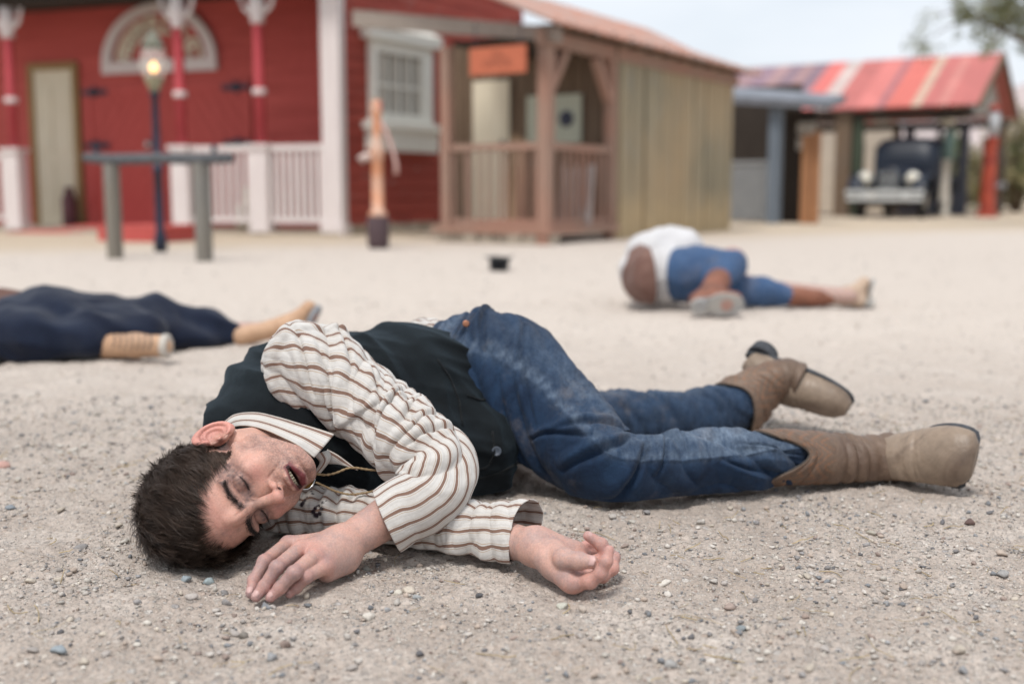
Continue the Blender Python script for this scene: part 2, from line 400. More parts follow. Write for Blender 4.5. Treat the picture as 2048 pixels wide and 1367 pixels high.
def m_denim(name='blue denim', base=(.0035, .0105, .029), mid=(.0135, .036, .080), fade=(.17, .22, .29)):
    m, nt, b = mat_new(name)
    fa = nd(nt, 'ShaderNodeAttribute'); fa.attribute_name = 'fade'
    f = noise_n(nt, 13, 8, .72, None, (1.6, 1, 1), .8); g = noise_n(nt, 48, 6, .75, None, (2.2, 1, 1)); t = noise_n(nt, 900, 2, .5, None, (1, .25, 1))
    c = ramp(nt, f, [(.3, base), (.7, mid)])
    k = mth(nt, 'MULTIPLY', fa.outputs['Fac'], ramp(nt, g, [(.32, .15), (.68, 1.)]))
    c = mixc(nt, k, c, fade)
    d = mth(nt, 'MULTIPLY', ramp(nt, noise_n(nt, 9, 6, .7), [(.55, 0.), (.72, 1.)]), .35); c = mixc(nt, d, c, (.20, .17, .15))
    c = mixc(nt, .4, c, ramp(nt, t, [(.35, (.25, .25, .25)), (.65, (.75, .75, .75))]), 'OVERLAY')
    nt.links.new(c, b.inputs['Base Color']); b.inputs['Roughness'].default_value = .8; b.inputs['Specular IOR Level'].default_value = .2; b.inputs['Sheen Weight'].default_value = .06
    h = mth(nt, 'ADD', mth(nt, 'MULTIPLY', t, .25), mth(nt, 'MULTIPLY', noise_n(nt, 38, 6, .65, None, None, 1.), 1.3)); bump(nt, b, h, .55, .004); return m
M_DENIM = m_denim()
def m_cloth(name, c, c2=None, scale=12, sheen=.3, bs=.4, fine=700, sheenc=None):
    m, nt, b = mat_new(name); c2 = c2 or tuple(x * 1.8 for x in c)
    f = noise_n(nt, scale, 6, .65); nt.links.new(ramp(nt, f, [(.35, c), (.75, c2)]), b.inputs['Base Color'])
    b.inputs['Roughness'].default_value = .85; b.inputs['Specular IOR Level'].default_value = .15; b.inputs['Sheen Weight'].default_value = sheen
    if sheenc: b.inputs['Sheen Tint'].default_value = (*sheenc, 1)
    h = mth(nt, 'ADD', mth(nt, 'MULTIPLY', noise_n(nt, fine, 2, .5), .3), noise_n(nt, scale * 3, 5, .6)); bump(nt, b, h, bs, .004); return m
M_VEST = m_cloth('black vest cloth', (.0032, .0042, .0052), (.0105, .0150, .0180), 8, .10, .5, 700, (.55, .8, 1))
M_LINING = m_cloth('vest edge binding', (.004, .005, .006), None, 8, .1)
def m_leather(name, c, c2, dark, ds=(.52, .66), scale=9, rough=.55, stitch=None):
    m, nt, b = mat_new(name); f = noise_n(nt, scale, 6, .6); g = noise_n(nt, scale * 1.1, 5, .6, None, None, 1.2); h1 = noise_n(nt, scale * 9, 5, .7)
    col = ramp(nt, f, [(.3, c2), (.7, c)]); col = mixc(nt, ramp(nt, g, [(ds[0], 0.), (ds[1], 1.)]), col, dark)
    col = mixc(nt, .4, col, ramp(nt, h1, [(.3, (.3, .3, .3)), (.7, (.68, .68, .68))]), 'OVERLAY')
    if stitch:
        a = nd(nt, 'ShaderNodeAttribute'); a.attribute_name = 'stitch'; col = mixc(nt, a.outputs['Fac'], col, stitch)
    nt.links.new(col, b.inputs['Base Color']); b.inputs['Roughness'].default_value = rough; b.inputs['Specular IOR Level'].default_value = .4
    bump(nt, b, mth(nt, 'ADD', noise_n(nt, scale * 16, 4, .6), mth(nt, 'MULTIPLY', f, 2.)), .4, .003); return m
M_BOOT = m_leather('tan boot leather', (.31, .235, .175), (.19, .14, .10), (.085, .055, .04), (.50, .70), 5, .45)
M_SHAFT = m_leather('brown boot shaft leather', (.17, .115, .08), (.095, .058, .04), (.045, .028, .022), (.55, .7), 12, .5, (.33, .13, .05))
M_SOLE = m_plain('dark boot sole', (.07, .075, .085), (.035, .037, .042), 40, .8)
M_NAIL = m_plain('nail', (.55, .36, .33), (.48, .3, .28), 90, .35, None, .05)

# ------------------------------------------------------------------ the man in front: head
YS = .972     # the body lies a little nearer than first measured
def atm(px, py, Y): return at(px, py, Y * YS)
def cpm(px, py, Y, ru, rv=None): return cp(px, py, Y * YS, ru, rv)
HC = np.array([-.3766, 1.5533, .1028])
HF = nrm([.48974, -.86593, -.10164]); HL = nrm([-.37724, -.31555, .87070]); HU = nrm(np.cross(HF, HL)) 
SX, SY, SZ, ZB = .919, .900, .765, .018
def head_w(q):       # sculpting space -> world
    q = np.atleast_2d(np.asarray(q, float)); z = np.where(q[:, 2] < ZB, q[:, 2] * SZ, ZB * SZ + (q[:, 2] - ZB) * 1.02)
    return HC + np.outer(q[:, 0] * SX, HF) + np.outer(q[:, 1] * SY, HL) + np.outer(z, HU)
def head_l(p):
    d = np.atleast_2d(p) - HC; x = d @ HF / SX; y = d @ HL / SY; z = d @ HU
    z = np.where(z < ZB * SZ, z / SZ, ZB + (z - ZB * SZ) / 1.02); return np.stack([x, y, z], 1)
NECK_B = head_l(at(640, 850, 1.80))[0]
def sd_head(P):
    x, y, z = P.T; Q = P.copy(); Q[:, 1] = np.abs(y); yo = y
    d = d_ell(P, (-.012, 0, .058), (.098, .076, .082))
    d = smin(d, d_ell(P, (.030, 0, .060), (.064, .062, .052)), .02)
    d = smin(d, d_ell(P, (.040, 0, -.022), (.050, .054, .070)), .02)
    d = smin(d, d_cone(Q, (.012, .050, -.050), (.068, .020, -.095), .013, .014), .020)     # jaw line
    d = smin(d, d_ell(P, (.079, 0, -.099), (.015, .020, .015)), .014)                       # chin
    d = smin(d, d_cone(Q, (.020, .058, -.018), (.068, .040, -.012), .010, .013), .018)      # cheek bone
    d = smin(d, d_ell(Q, (.060, .034, -.042), (.022, .020, .026)), .015)
    d = smin(d, d_cone(Q, (.087, .010, .034), (.074, .046, .032), .0085, .007), .010)       # brow
    d = smin(d, d_cone(P, (.094, 0, .046), (.092, 0, .026), .010, .008), .012)
    d = smax(d, -d_ell(Q, (.098, .031, .014), (.016, .017, .0115)), .008)                   # eye socket
    ball = d_ell(Q, (.0715, .0315, .012), (.0125, .0150, .0128)); d = smin(d, ball, .005)
    # lid folds: crease above, slit between closed lids
    dy = Q[:, 1] - .0315; wn = np.exp(-(dy / .0135)**4) * (x > .06)
    d = d + .0015 * np.exp(-((z - .0235 + 16 * dy * dy) / .0011)**2) * wn
    d = d + .0016 * np.exp(-((z - .0075 - 15 * dy * dy) / .0009)**2) * wn
    d = d + .0007 * np.exp(-((z + .0035 - 10 * dy * dy) / .0014)**2) * wn
    # nose
    ns = d_cone(P, (.090, 0, .024), (.1135, 0, -.020), .0068, .0088); ns = smin(ns, d_ell(P, (.1165, 0, -.0245), (.0098, .0098, .0088)), .006)
    ns = smin(ns, d_ell(Q, (.1015, .0125, -.0285), (.0105, .0065, .0072)), .004); ns = smin(ns, d_cone(P, (.112, 0, -.031), (.096, 0, -.036), .0055, .006), .004)
    d = smin(d, ns, .0075); d = smax(d, -d_ell(Q, (.1075, .0062, -.0365), (.0058, .0030, .0036)), .0016)
    # muzzle and lips
    d = smin(d, d_ell(P, (.074, 0, -.064), (.024, .032, .026)), .012)
    up = chain(Q, [(.1005, 0, -.0555), (.0975, .010, -.0560), (.0835, .0235, -.0655)], [.0052, .0050, .0022])
    lo = chain(Q, [(.0985, 0, -.0812), (.0955, .011, -.0792), (.0830, .0245, -.0665)], [.0078, .0068, .0024])
    d = smin(d, up, .0032); d = smin(d, lo, .0032)
    d = smax(d, -d_ell(P, (.0990, 0, -.0675), (.0160, .0180, .0050)), .0022)
    d = d + .0012 * np.exp(-((z + .089) / .004)**2) * np.exp(-(y / .02)**2) * (x > .07)
    d = d + .0014 * np.exp(-((Q[:, 1] - .021 - (-.036 - z) * .32) / .0026)**2) * (x > .06) * (z < -.030) * (z > -.066)   # nose to mouth fold
    # frown
    d = d + .0010 * np.exp(-((Q[:, 1] - .0055) / .0016)**2) * (x > .07) * np.exp(-((z - .038) / .010)**2)
    fw = np.sin((z + 3.2 * (Q[:, 1] - .02)**2) * 620); d = d + .00035 * fw * (x > .05) * sstep(.05, .06, z) * (1 - sstep(.085, .095, z))
    # neck and shoulders root
    nk = d_cone(P, (-.022, 0, -.035), NECK_B, .054, .042); d = smin(d, nk, .022)
    scm = d_cone(Q, (-.02, .055, -.03), NECK_B + np.array([.05, 0, .02]), .015, .018); d = smin(d, scm, .014)
    # ears
    E = Q - np.array([-.012, .0715, .002]); ca, sa = math.cos(.42), math.sin(.42)
    ex = E[:, 0] * ca - E[:, 1] * sa; ey = E[:, 0] * sa + E[:, 1] * ca; ez = E[:, 2]; ex, ez = ex * .97 + ez * .24, ez * .97 - ex * .24
    ex = ex + .010
    rr = np.sqrt((ex / .0165)**2 + (ez / .0300)**2); rad = (rr - 1) * .0195
    ang = np.arctan2(ez, ex)
    front = sstep(-.4, .8, np.cos(ang)) * (ez < .012)
    helix = np.sqrt(rad**2 + (ey - .0105)**2) - (.0038 - .0030 * front)
    plate = smin(np.maximum(np.abs(ey - .0028) - .0024, rad - .001), np.maximum(np.sqrt(((ex - .004) / .011)**2 + ((ez + .002) / .018)**2) * .011 - .011, np.abs(ey + .003) - .0042), .003)
    anti = np.sqrt(((rr - .60) * .0195)**2 + (ey - .0068)**2) - (.0028 - .0028 * sstep(-.2, .5, np.cos(ang)))
    lobe = np.sqrt(((ex + .001) / 1.0)**2 + ((ez + .0285) / 1.15)**2 + ((ey - .005) * 1.7)**2) - .0082
    ear = smin(smin(smin(helix, plate, .0065), anti, .003), lobe, .005)
    conch = np.sqrt(((ex - .003) / .0085)**2 + ((ez + .004) / .0120)**2 + ((ey - .0105) / .0085)**2) - 1; ear = smax(ear, -conch * .008, .002)
    trag = np.sqrt((ex - .0125)**2 + ((ez + .006) / 1.4)**2 + (ey - .005)**2) - .0042; ear = smin(ear, trag, .003)
    d = smin(d, ear, .0035)
    return d
def hair_mask(Q):
    x, y, z = Q.T
    hx = np.interp(x, [-.12, -.06, -.035, -.02, -.004, .004, .016, .024, .034, .05, .065, .078, .09, .11], [-.045, -.040, -.015, .022, .034, .010, -.012, -.006, .028, .066, .082, .100, .107, .112])
    return z - hx - .004 * noise(Q * 60)
def skin_tone(Q, base=(.56, .325, .255)):
    """tone of the head in sculpting space: flush, stubble, soot, lips, hair roots"""
    x, y, z = Q.T; ay = np.abs(y); n = len(Q); c = np.tile(np.array(base), (n, 1))
    def blend(c, m, col): m = np.clip(m, 0, 1)[:, None]; return c * (1 - m) + np.array(col) * m
    g = np.exp
    flush = .55 * g(-((ay - .036)**2 + (z + .018)**2) / .018**2) * (x > .04) + .6 * g(-((x - .115)**2 + y**2 + (z + .025)**2) / .016**2) + .35 * g(-((z - .065)**2) / .02**2) * (x > .07)
    ear = sstep(.072, .082, ay) * (x < .02) * (x > -.06); c = blend(c, flush, (.50, .215, .180)); c = blend(c, ear * .8, (.60, .26, .215))
    st = sstep(.0, -.035, z + 1.1 * (x - .03) * 0) * sstep(-.02, .02, x) * (z > -.13) * (1 - g(-((z + .02)**2) / .02**2))
    stn = .5 + .5 * noise(Q * 420) + .25 * noise(Q * 90); jawm = sstep(-.028, -.06, z) * sstep(.0, .02, x) ; mous = g(-((z + .046) / .007)**2) * (ay < .028) * (x > .07)
    jawl = g(-((z + .02 + (x - .02) * .9) / .022)**2) * (x < .065) * (ay > .045)
    c = blend(c, np.clip(np.maximum(jawm, mous * .8) + jawl * .6, 0, 1) * .78 * np.clip(stn, 0, 1) * (z > -.14), (.12, .085, .08))
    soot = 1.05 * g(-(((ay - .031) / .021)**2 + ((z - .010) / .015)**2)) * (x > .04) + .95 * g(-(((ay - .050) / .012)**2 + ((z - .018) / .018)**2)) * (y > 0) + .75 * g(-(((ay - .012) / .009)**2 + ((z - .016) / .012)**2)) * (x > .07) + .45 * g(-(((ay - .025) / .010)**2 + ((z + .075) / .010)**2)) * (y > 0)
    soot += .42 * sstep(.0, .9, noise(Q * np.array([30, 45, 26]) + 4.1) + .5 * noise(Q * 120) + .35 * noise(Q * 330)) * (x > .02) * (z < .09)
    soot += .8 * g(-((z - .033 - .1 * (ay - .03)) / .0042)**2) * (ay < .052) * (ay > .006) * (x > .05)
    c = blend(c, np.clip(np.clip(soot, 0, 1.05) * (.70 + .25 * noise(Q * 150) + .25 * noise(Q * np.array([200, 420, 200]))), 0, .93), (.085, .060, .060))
    pass
    lipu = g(-((z + .0575 + .25 * ay) / .0030)**2) * (ay < .024) * (x > .075); lipl = g(-((z + .0800 - .45 * ay) / .0066)**2) * (ay < .024) * (x > .075)
    c = blend(c, np.clip(np.maximum(lipu * .9, lipl * 1.3), 0, 1) * .95, (.13, .024, .032))
    inm = (np.abs(z + .068) < .0075 - .2 * ay) & (ay < .022) & (x > .06) & (x < .0955); c[inm] = (.025, .006, .007)
    nos = ((x - .1075)**2 / .006**2 + (ay - .0062)**2 / .0036**2 + (z + .0362)**2 / .004**2) < 1.05; c[nos] = (.05, .02, .018)
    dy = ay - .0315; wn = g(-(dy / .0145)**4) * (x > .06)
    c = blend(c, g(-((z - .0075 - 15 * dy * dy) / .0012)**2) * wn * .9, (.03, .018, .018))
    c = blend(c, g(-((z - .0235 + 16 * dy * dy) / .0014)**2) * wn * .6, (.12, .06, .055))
    hm = hair_mask(Q) * ((x > -.2) & (z > NECK_B[2])); c = blend(c, sstep(-.003, .010, hm) * (1 - ear) * (1 - ((ay > .066) & (x > -.03) & (x < .015) & (z < .03))), (.035, .022, .018)); c = blend(c, .85 * g(-((x + .003)**2 + (z + .003)**2) / .010**2) * (ay > .06) * (ay < .0775), (.16, .055, .04))  # last blend paints the shade of the ear hollow as darker red
    dk = g(-((z - .045) / .05)**2); return np.clip(c, 0.003, 1)

# ------------------------------------------------------------------ hands
def hand_sdf(P, wrist, fore, palm, fingers, extra=()):
    d = d_cone(P, fore[0], wrist[0], fore[1], wrist[1])
    for (q, r) in palm: d = smin(d, d_cone(P, wrist[0], q, wrist[1] * .92, r), .014)
    for (a, b, r1, r2) in extra: d = smin(d, d_cone(P, a, b, r1, r2), .012)
    fd = None
    for f in fingers:
        c = chain(P, [p for p, r in f], [r for p, r in f], .0035)
        for (p, r) in f[1:-1]: c = smin(c, np.linalg.norm(P - p, axis=1) - r * 1.015, .003)
        fd = c if fd is None else smin(fd, c, .0012)
    return smin(d, fd, .0048)
# left hand: lies on the gravel, back up, little finger nearest
LH_W = az(683, 1092, .038); LH_F = atm(850, 985, 1.60)
LHf = [  # (pixel x, pixel y, height, radius)
    [(577, 1087, .040, .0108), (529, 1122, .038, .0092), (508, 1160, .020, .0082), (501, 1186, .0085, .0068)],
    [(603, 1096, .046, .0112), (554, 1134, .041, .0096), (529, 1172, .019, .0084), (512, 1193, .0085, .0070)],
    [(630, 1112, .042, .0108), (588, 1145, .038, .0094), (560, 1175, .019, .0082), (541, 1194, .0085, .0068)],
    [(648, 1134, .029, .0098), (613, 1153, .029, .0082), (593, 1174, .015, .0072), (579, 1187, .0075, .0060)]]
LHf = [[(az(a, b, z), r * (.96 if i == 0 else .93)) for i, (a, b, z, r) in enumerate(f)] for f in LHf]
LH_T = [(az(655, 1095, .026), .0125), (az(610, 1100, .016), .0105), (az(575, 1104, .012), .0085)]
def sd_lhand(P):
    palm = [(f[0][0], f[0][1] * 1.02) for f in LHf]
    ex = [(az(688, 1118, .024), az(655, 1143, .018), .020, .0135), (az(668, 1092, .034), az(600, 1104, .026), .019, .014), (LH_W, az(640, 1112, .036), .021, .016)]
    d = hand_sdf(P, (LH_W, .0235), (LH_F, .034), palm, LHf + [LH_T], ex)
    # tendons and veins on the back of the hand
    for f in LHf[:3]:
        a, b = LH_W * .35 + f[0][0] * .65, f[0][0]; t = np.linalg.norm(np.cross(P - a, nrm(b - a)), axis=1)
        d = d - .0010 * np.exp(-(t / .012)**2) * np.exp(-(np.linalg.norm(P - b, axis=1) / .02)**2)
    return d
# right hand: palm up, fingers curled, thumb over the palm
RH_W = atm(1072, 1092, 1.495); RH_F = atm(930, 1062, 1.60)
RHf = [
    [(1150, 1164, 1.430, .0120), (1180, 1161, 1.412, .0098), (1202, 1145, 1.405, .0086), (1213, 1122, 1.403, .0076), (1219, 1099, 1.408, .0062)],
    [(1164, 1154, 1.452, .0120), (1205, 1150, 1.450, .0092), (1224, 1136, 1.455, .0086), (1228, 1114, 1.468, .0078), (1216, 1106, 1.475, .0066)],
    [(1176, 1132, 1.485, .0120), (1217, 1112, 1.480, .0096), (1202, 1088, 1.485, .0086), (1176, 1071, 1.485, .0068)],
    [(1160, 1108, 1.510, .0110), (1196, 1100, 1.515, .0085), (1190, 1086, 1.515, .0076), (1172, 1088, 1.510, .0062)]]
RHf = [[(atm(a, b, Y), r * (.95 if i == 0 else .97)) for i, (a, b, Y, r) in enumerate(f)] for f in RHf]
RH_T = [(atm(1108, 1102, 1.470), .0165), (atm(1128, 1117, 1.435), .0132), (atm(1158, 1121, 1.420), .0108), (atm(1184, 1123, 1.412), .0084)]
def sd_rhand(P):
    palm = [(f[0][0], f[0][1] * 1.05) for f in RHf]
    ex = [(atm(1092, 1115, 1.46), atm(1140, 1162, 1.430), .017, .0135), (atm(1085, 1085, 1.50), atm(1150, 1100, 1.50), .0145, .0125), (atm(1110, 1130, 1.46), atm(1150, 1130, 1.46), .0165, .0135)]
    d = hand_sdf(P, (RH_W, .0215), (RH_F, .031), palm, RHf + [RH_T], ex)
    d = smax(d, -d_cone(P, atm(1106, 1141, 1.405), atm(1132, 1136, 1.405), .0035, .0022), .006)
    return d
def hand_tone(P, fingers, base=(.50, .305, .25)):
    c = np.tile(np.array(base), (len(P), 1))
    def blend(c, m, col): m = np.clip(m, 0, 1)[:, None]; return c * (1 - m) + np.array(col) * m
    for f in fingers:
        for (p, r) in f[:-1]: c = blend(c, .55 * np.exp(-(np.linalg.norm(P - p, axis=1) / (r * 1.5))**2), (.46, .20, .175))
        p, r = f[-1]; c = blend(c, .6 * np.exp(-(np.linalg.norm(P - p, axis=1) / (r * 1.6))**2), (.50, .235, .215))
    n = noise(P * 38 + 3) * .9 + .45 * noise(P * 130) + .35 * noise(P * 420); c = blend(c, .50 * sstep(-.35, .95, n), (.24, .20, .205)); c = blend(c, .35 * sstep(.0, .8, noise(P * 19 - 5) + .3 * noise(P * 200)), (.30, .235, .23))
    return c
def finger_dirt(c, P, fingers, m=.42):
    d = np.full(len(P), 9.)
    for f in fingers:
        for (a, ra), (b, rb) in zip(f[1:-1], f[2:]): d = np.minimum(d, d_cone(P, a, b, ra, rb))
    k = (m * np.exp(-(np.maximum(d, 0) / .004)**2) * (.8 + .5 * noise(P * 170)))[:, None]; return c * (1 - k) + np.array((.20, .155, .165)) * k
def finger_line(p, q, P, w, c, m=.7):   # a crease between two points
    a = nrm(q - p); t = (P - p) @ a; L = np.linalg.norm(q - p); dist = np.linalg.norm(P - p - np.clip(t, 0, L)[:, None] * a, axis=1)
    return m * np.exp(-(dist / w)**2)

def body_core():
    """the trunk and limbs that the clothes hide, in one skin surface"""
    ch = atm(580, 860, 1.90); wa = atm(800, 815, 2.0); hp = atm(985, 800, 2.10); kn = atm(1215, 938, 1.86); an = atm(1700, 918, 2.0); sh = atm(610, 755, 1.83); hk = atm(1180, 850, 2.32); ha = atm(1500, 815, 2.38)
    nb = head_w(NECK_B)[0]; le = atm(858, 925, 1.64); re = atm(800, 1062, 1.70); rs = atm(560, 960, 1.82)
    def f(P):
        d = d_cone(P, ch, wa, .115, .10); d = smin(d, d_cone(P, wa, hp, .10, .115), .05); d = smin(d, d_cone(P, nb, ch, .03, .06), .02)
        d = smin(d, d_cone(P, hp, kn, .078, .048), .04); d = smin(d, d_cone(P, kn, an, .045, .03), .02); d = smin(d, d_cone(P, hp, hk, .040, .012), .02); d = smin(d, d_cone(P, hk, ha, .018, .016), .01)
        d = smin(d, d_cone(P, ch, sh, .05, .045), .02); d = smin(d, d_cone(P, sh, le, .036, .024), .02); d = smin(d, d_cone(P, le, LH_F, .024, .028), .01)
        d = smin(d, d_cone(P, rs, re, .030, .028), .02); d = smin(d, d_cone(P, re, RH_F, .032, .029), .01); return d
    V, F = polygonize(f, (-.60, 1.30, -.03), (.72, 2.50, .36), .012); V[:, 2] = np.maximum(V[:, 2], .006); return V, F

def build_man():
    root = empty('person', (float(HC[0]) + .35, 1.75, 0), 0, 'man lying nearest with eyes shut, in striped shirt, black vest and jeans', 'person')
    hv, hf = polygonize(sd_head, (-.24, -.115, -.20), (.135, .115, .155), .0017)
    tone_h = skin_tone(hv); hw = head_w(hv)
    fl = np.concatenate([hw]); hw[:, 2] = np.maximum(hw[:, 2], .003)
    lv, lf = polygonize(sd_lhand, (-.37, 1.27, -.01), (-.07, 1.60, .18), .0013); lt = finger_dirt(hand_tone(lv, LHf), lv, LHf); lv[:, 2] = np.maximum(lv[:, 2], .001)
    rv, rf = polygonize(sd_rhand, (-.10, 1.28, -.01), (.16, 1.60, .12), .0013); rt = hand_tone(rv, RHf, (.50, .305, .25))
    def blend(c, m, col): m = np.clip(m, 0, 1)[:, None]; return c * (1 - m) + np.array(col) * m
    for (a, b) in (((1134, 1160, 1.43), (1143, 1142, 1.43)), ((1148, 1160, 1.425), (1168, 1146, 1.425)), ((1112, 1136, 1.44), (1122, 1134, 1.44)), ((1124, 1098, 1.45), (1136, 1103, 1.45))):
        rt = blend(rt, finger_line(atm(*a), atm(*b), rv, .0016, None, .75), (.10, .055, .05))
    bv, bf = body_core(); bt = np.tile(np.array((.42, .29, .25)), (len(bv), 1))
    V, F = merge([(hw, hf), (lv, lf), (rv, rf), (bv, bf)])
    body = link_mesh('body', V, F, M_SKIN, root, True, cols={'tone': np.concatenate([tone_h, lt, rt, bt])})
    # nails: shallow shells set on the finger ends
    def nail(tip, prev, out, w, l):
        t = nrm(tip - prev); o = nrm(out - (out @ t) * t); s = np.cross(t, o); P = []; n = 7; F = []
        for i in range(n):
            for j in range(n):
                a = (i / (n - 1) - .5) * 2; b = (j / (n - 1) - .5) * 2; rr = math.sqrt(max(0, 1 - (max(0, abs(a) - .35) / .65)**2)) if abs(a) > .35 else 1
                P.append(tip + t * (a * l * .5) + s * (b * w * .5 * rr) + o * (.0008 - .0021 * b * b * rr - .0009 * a * a))
        for i in range(n - 1):
            for j in range(n - 1): F.append((i * n + j, i * n + j + 1, (i + 1) * n + j + 1, (i + 1) * n + j))
        ob = link_mesh('fingernail', P, F, M_NAIL, body, True); md = ob.modifiers.new('t', 'SOLIDIFY'); md.thickness = .0006; return ob
    for f in LHf:
        up = nrm(np.array([-.12, -.62, .78])); p, r = f[-1]; tt = nrm(p - f[-2][0]); nail(p + up * r * 1.0 - tt * .0022, f[-2][0] + up * r * 1.0, up, r * 1.5, .0110)
    nail(RH_T[-1][0] + nrm([-.02, -.86, .5]) * .0083 - nrm(RH_T[-1][0] - RH_T[-2][0]) * .002, RH_T[-2][0] + nrm([-.02, -.86, .5]) * .0083, nrm([-.02, -.86, .5]), .0135, .013)
    p, r = RHf[2][-1]; o = nrm([.62, -.6, .5]); nail(p + o * r * .95, RHf[2][-2][0] + o * r * .95, o, r * 1.4, .010)
    p, r = RHf[0][-1]; o = nrm([.8, -.5, .3]); nail(p + o * r * .95 - np.array([0, 0, .003]), RHf[0][-2][0] + o * r * .95, o, r * 1.3, .009)
    # teeth
    tb = MB()
    for i in range(-4, 5):
        a = i * .0047; px_ = .0925 - (a / .024)**2 * .011; c = head_w([(px_, a, -.0625)])[0]; tb.lathe(c, [(.0013, -.0042), (.0024, -.0036), (.0026, 0), (.0022, .0036)], 8, HU)
    tb.build('teeth', m_plain('teeth', (.40, .37, .28), (.32, .29, .21), 300, .3), body, True)
    # hair, brows, lashes: real strands
    def strands(name, roots, dirs, norms, L, r0, mat, nseg=5, bend=.5, lift=.55, parent=body, floor=.002):
        n = len(roots); tq = np.linspace(0, 1, nseg + 1); P = np.zeros((n, nseg + 1, 3))
        for k, t in enumerate(tq):
            d = dirs * t + norms * (t * lift - (bend * t * t if bend > 0 else (6.2 * L)[:, None] * t * t))
            P[:, k] = roots + d * L[:, None]
        P[..., 2] -= .10 * L[:, None] * tq[None]**2; P[..., 2] = np.maximum(P[..., 2], floor)
        T = np.gradient(P, axis=1); T /= np.linalg.norm(T, axis=2)[..., None] + 1e-9
        A = np.cross(T, norms[:, None, :]); A /= np.linalg.norm(A, axis=2)[..., None] + 1e-9; B = np.cross(T, A)
        rad = r0 * (1 - .8 * tq**1.5)[None, :, None]
        ring = np.stack([P + rad * (A * math.cos(q) + B * math.sin(q)) for q in (0, 2.094, 4.189)], 2)
        V = ring.reshape(-1, 3); base = (np.arange(n) * (nseg + 1) * 3)[:, None, None]; k = (np.arange(nseg) * 3)[None, :, None]
        Fq = []
        for j in range(3):
            j2 = (j + 1) % 3; Fq.append(np.concatenate([base + k + j, base + k + j2, base + k + 3 + j2, base + k + 3 + j], 2).reshape(-1, 4))
        return link_mesh(name, V, np.concatenate(Fq), mat, parent, True)
    # sample scalp
    tri = hf; cen = hv[tri].mean(1); hm = hair_mask(cen); e1 = hw[tri[:, 1]] - hw[tri[:, 0]]; e2 = hw[tri[:, 2]] - hw[tri[:, 0]]; fn = np.cross(e1, e2); ar = np.linalg.norm(fn, axis=1); fn = fn / (ar[:, None] + 1e-12)
    outw = head_w(cen) - head_w([(-.01, 0, .05)])[0]; fn *= np.sign((fn * outw).sum(1))[:, None]
    earz = (np.abs(cen[:, 1]) > .0745) & (cen[:, 0] < .02) & (cen[:, 2] < .04); ok = (hm > 0) & ~earz & (cen[:, 2] > -.05) & (cen[:, 0] > -.14) & (np.linalg.norm(cen - np.array([-.01, 0, .05]), axis=1) < .14)
    ids = np.nonzero(ok)[0]; w = ar[ids] / ar[ids].sum(); N = 23000; pick = rng.choice(ids, N, p=w)
    root_p = hw[tri[pick]].mean(1) + rng.normal(0, .0006, (N, 3)); q = cen[pick]; nn = fn[pick]
    wh = np.array([-.100, -.03, .085]); fl = q - wh; fl[:, 0] += .02; fl /= np.linalg.norm(fl, axis=1)[:, None]
    fl = fl + np.array([.45, .0, 0]); far_ = np.linalg.norm(q - wh, axis=1)
    d = np.outer(fl[:, 0], HF) + np.outer(fl[:, 1], HL) + np.outer(fl[:, 2], HU); d -= (d * nn).sum(1)[:, None] * nn; d /= np.linalg.norm(d, axis=1)[:, None]
    cl = np.stack([noise(q * 85 + k * 7.7) for k in range(3)], 1) + .6 * np.stack([noise(q * 200 + k * 3.1) for k in range(3)], 1); d = d + cl * .50 + rng.normal(0, .045, (N, 3)); d /= np.linalg.norm(d, axis=1)[:, None]
    L = np.interp(q[:, 2], [-.05, 0, .04, .09, .13], [.009, .016, .032, .050, .056]) * (1 + .25 * noise(q * 50)) * rng.uniform(.75, 1.1, N)
    L *= np.where(q[:, 0] > .05, .72, 1.0) * np.clip(hm[pick] / .012 + .45, .4, 1)
    root_p = root_p + nn * (L * .13)[:, None]
    hair = strands('hair', root_p, d, nn, L, .00042, M_HAIR, 6, 0, .16)
    # brows
    Q = []; D = []
    for sgn in (1, -1):
        n = 330; t = rng.random(n); yy = .009 + t * .042; zz = .0300 + .0060 * np.sin(t * 2.2) - .004 * t**3 + rng.normal(0, .0023, n) * (1.1 - .6 * t); xx = .100 - (yy / .06)**2 * .022
        Q.append(np.stack([xx, yy * sgn, zz], 1)); D.append(np.stack([-.25 * t - .1, np.full(n, 1.0) * sgn, .75 - 1.0 * t], 1) + rng.normal(0, .2, (n, 3)) + rng.normal(0, .28, (n, 3)))
    Q = np.concatenate(Q); D = np.concatenate(D)
    from mathutils.bvhtree import BVHTree
    # project brow / lash roots to the sculpted surface along -F
    near = (hv[:, 0] > .05); 
    def on_face(Q):
        out = Q.copy()
        for i, p in enumerate(Q):
            m = np.nonzero((np.abs(fv[:, 1] - p[1]) < .0022) & (np.abs(fv[:, 2] - p[2]) < .0022))[0]
            if len(m): out[i, 0] = fv[m, 0].max()
        return out
    fv = hv[near]; Q = on_face(Q); wq = head_w(Q); Dw = np.outer(D[:, 0], HF) + np.outer(D[:, 1], HL) + np.outer(D[:, 2], HU); Dw /= np.linalg.norm(Dw, axis=1)[:, None]
    strands('eyebrows', wq, Dw, np.tile(HF, (len(Q), 1)), rng.uniform(.0035, .008, len(Q)), .00020, M_BROW, 3, .45)
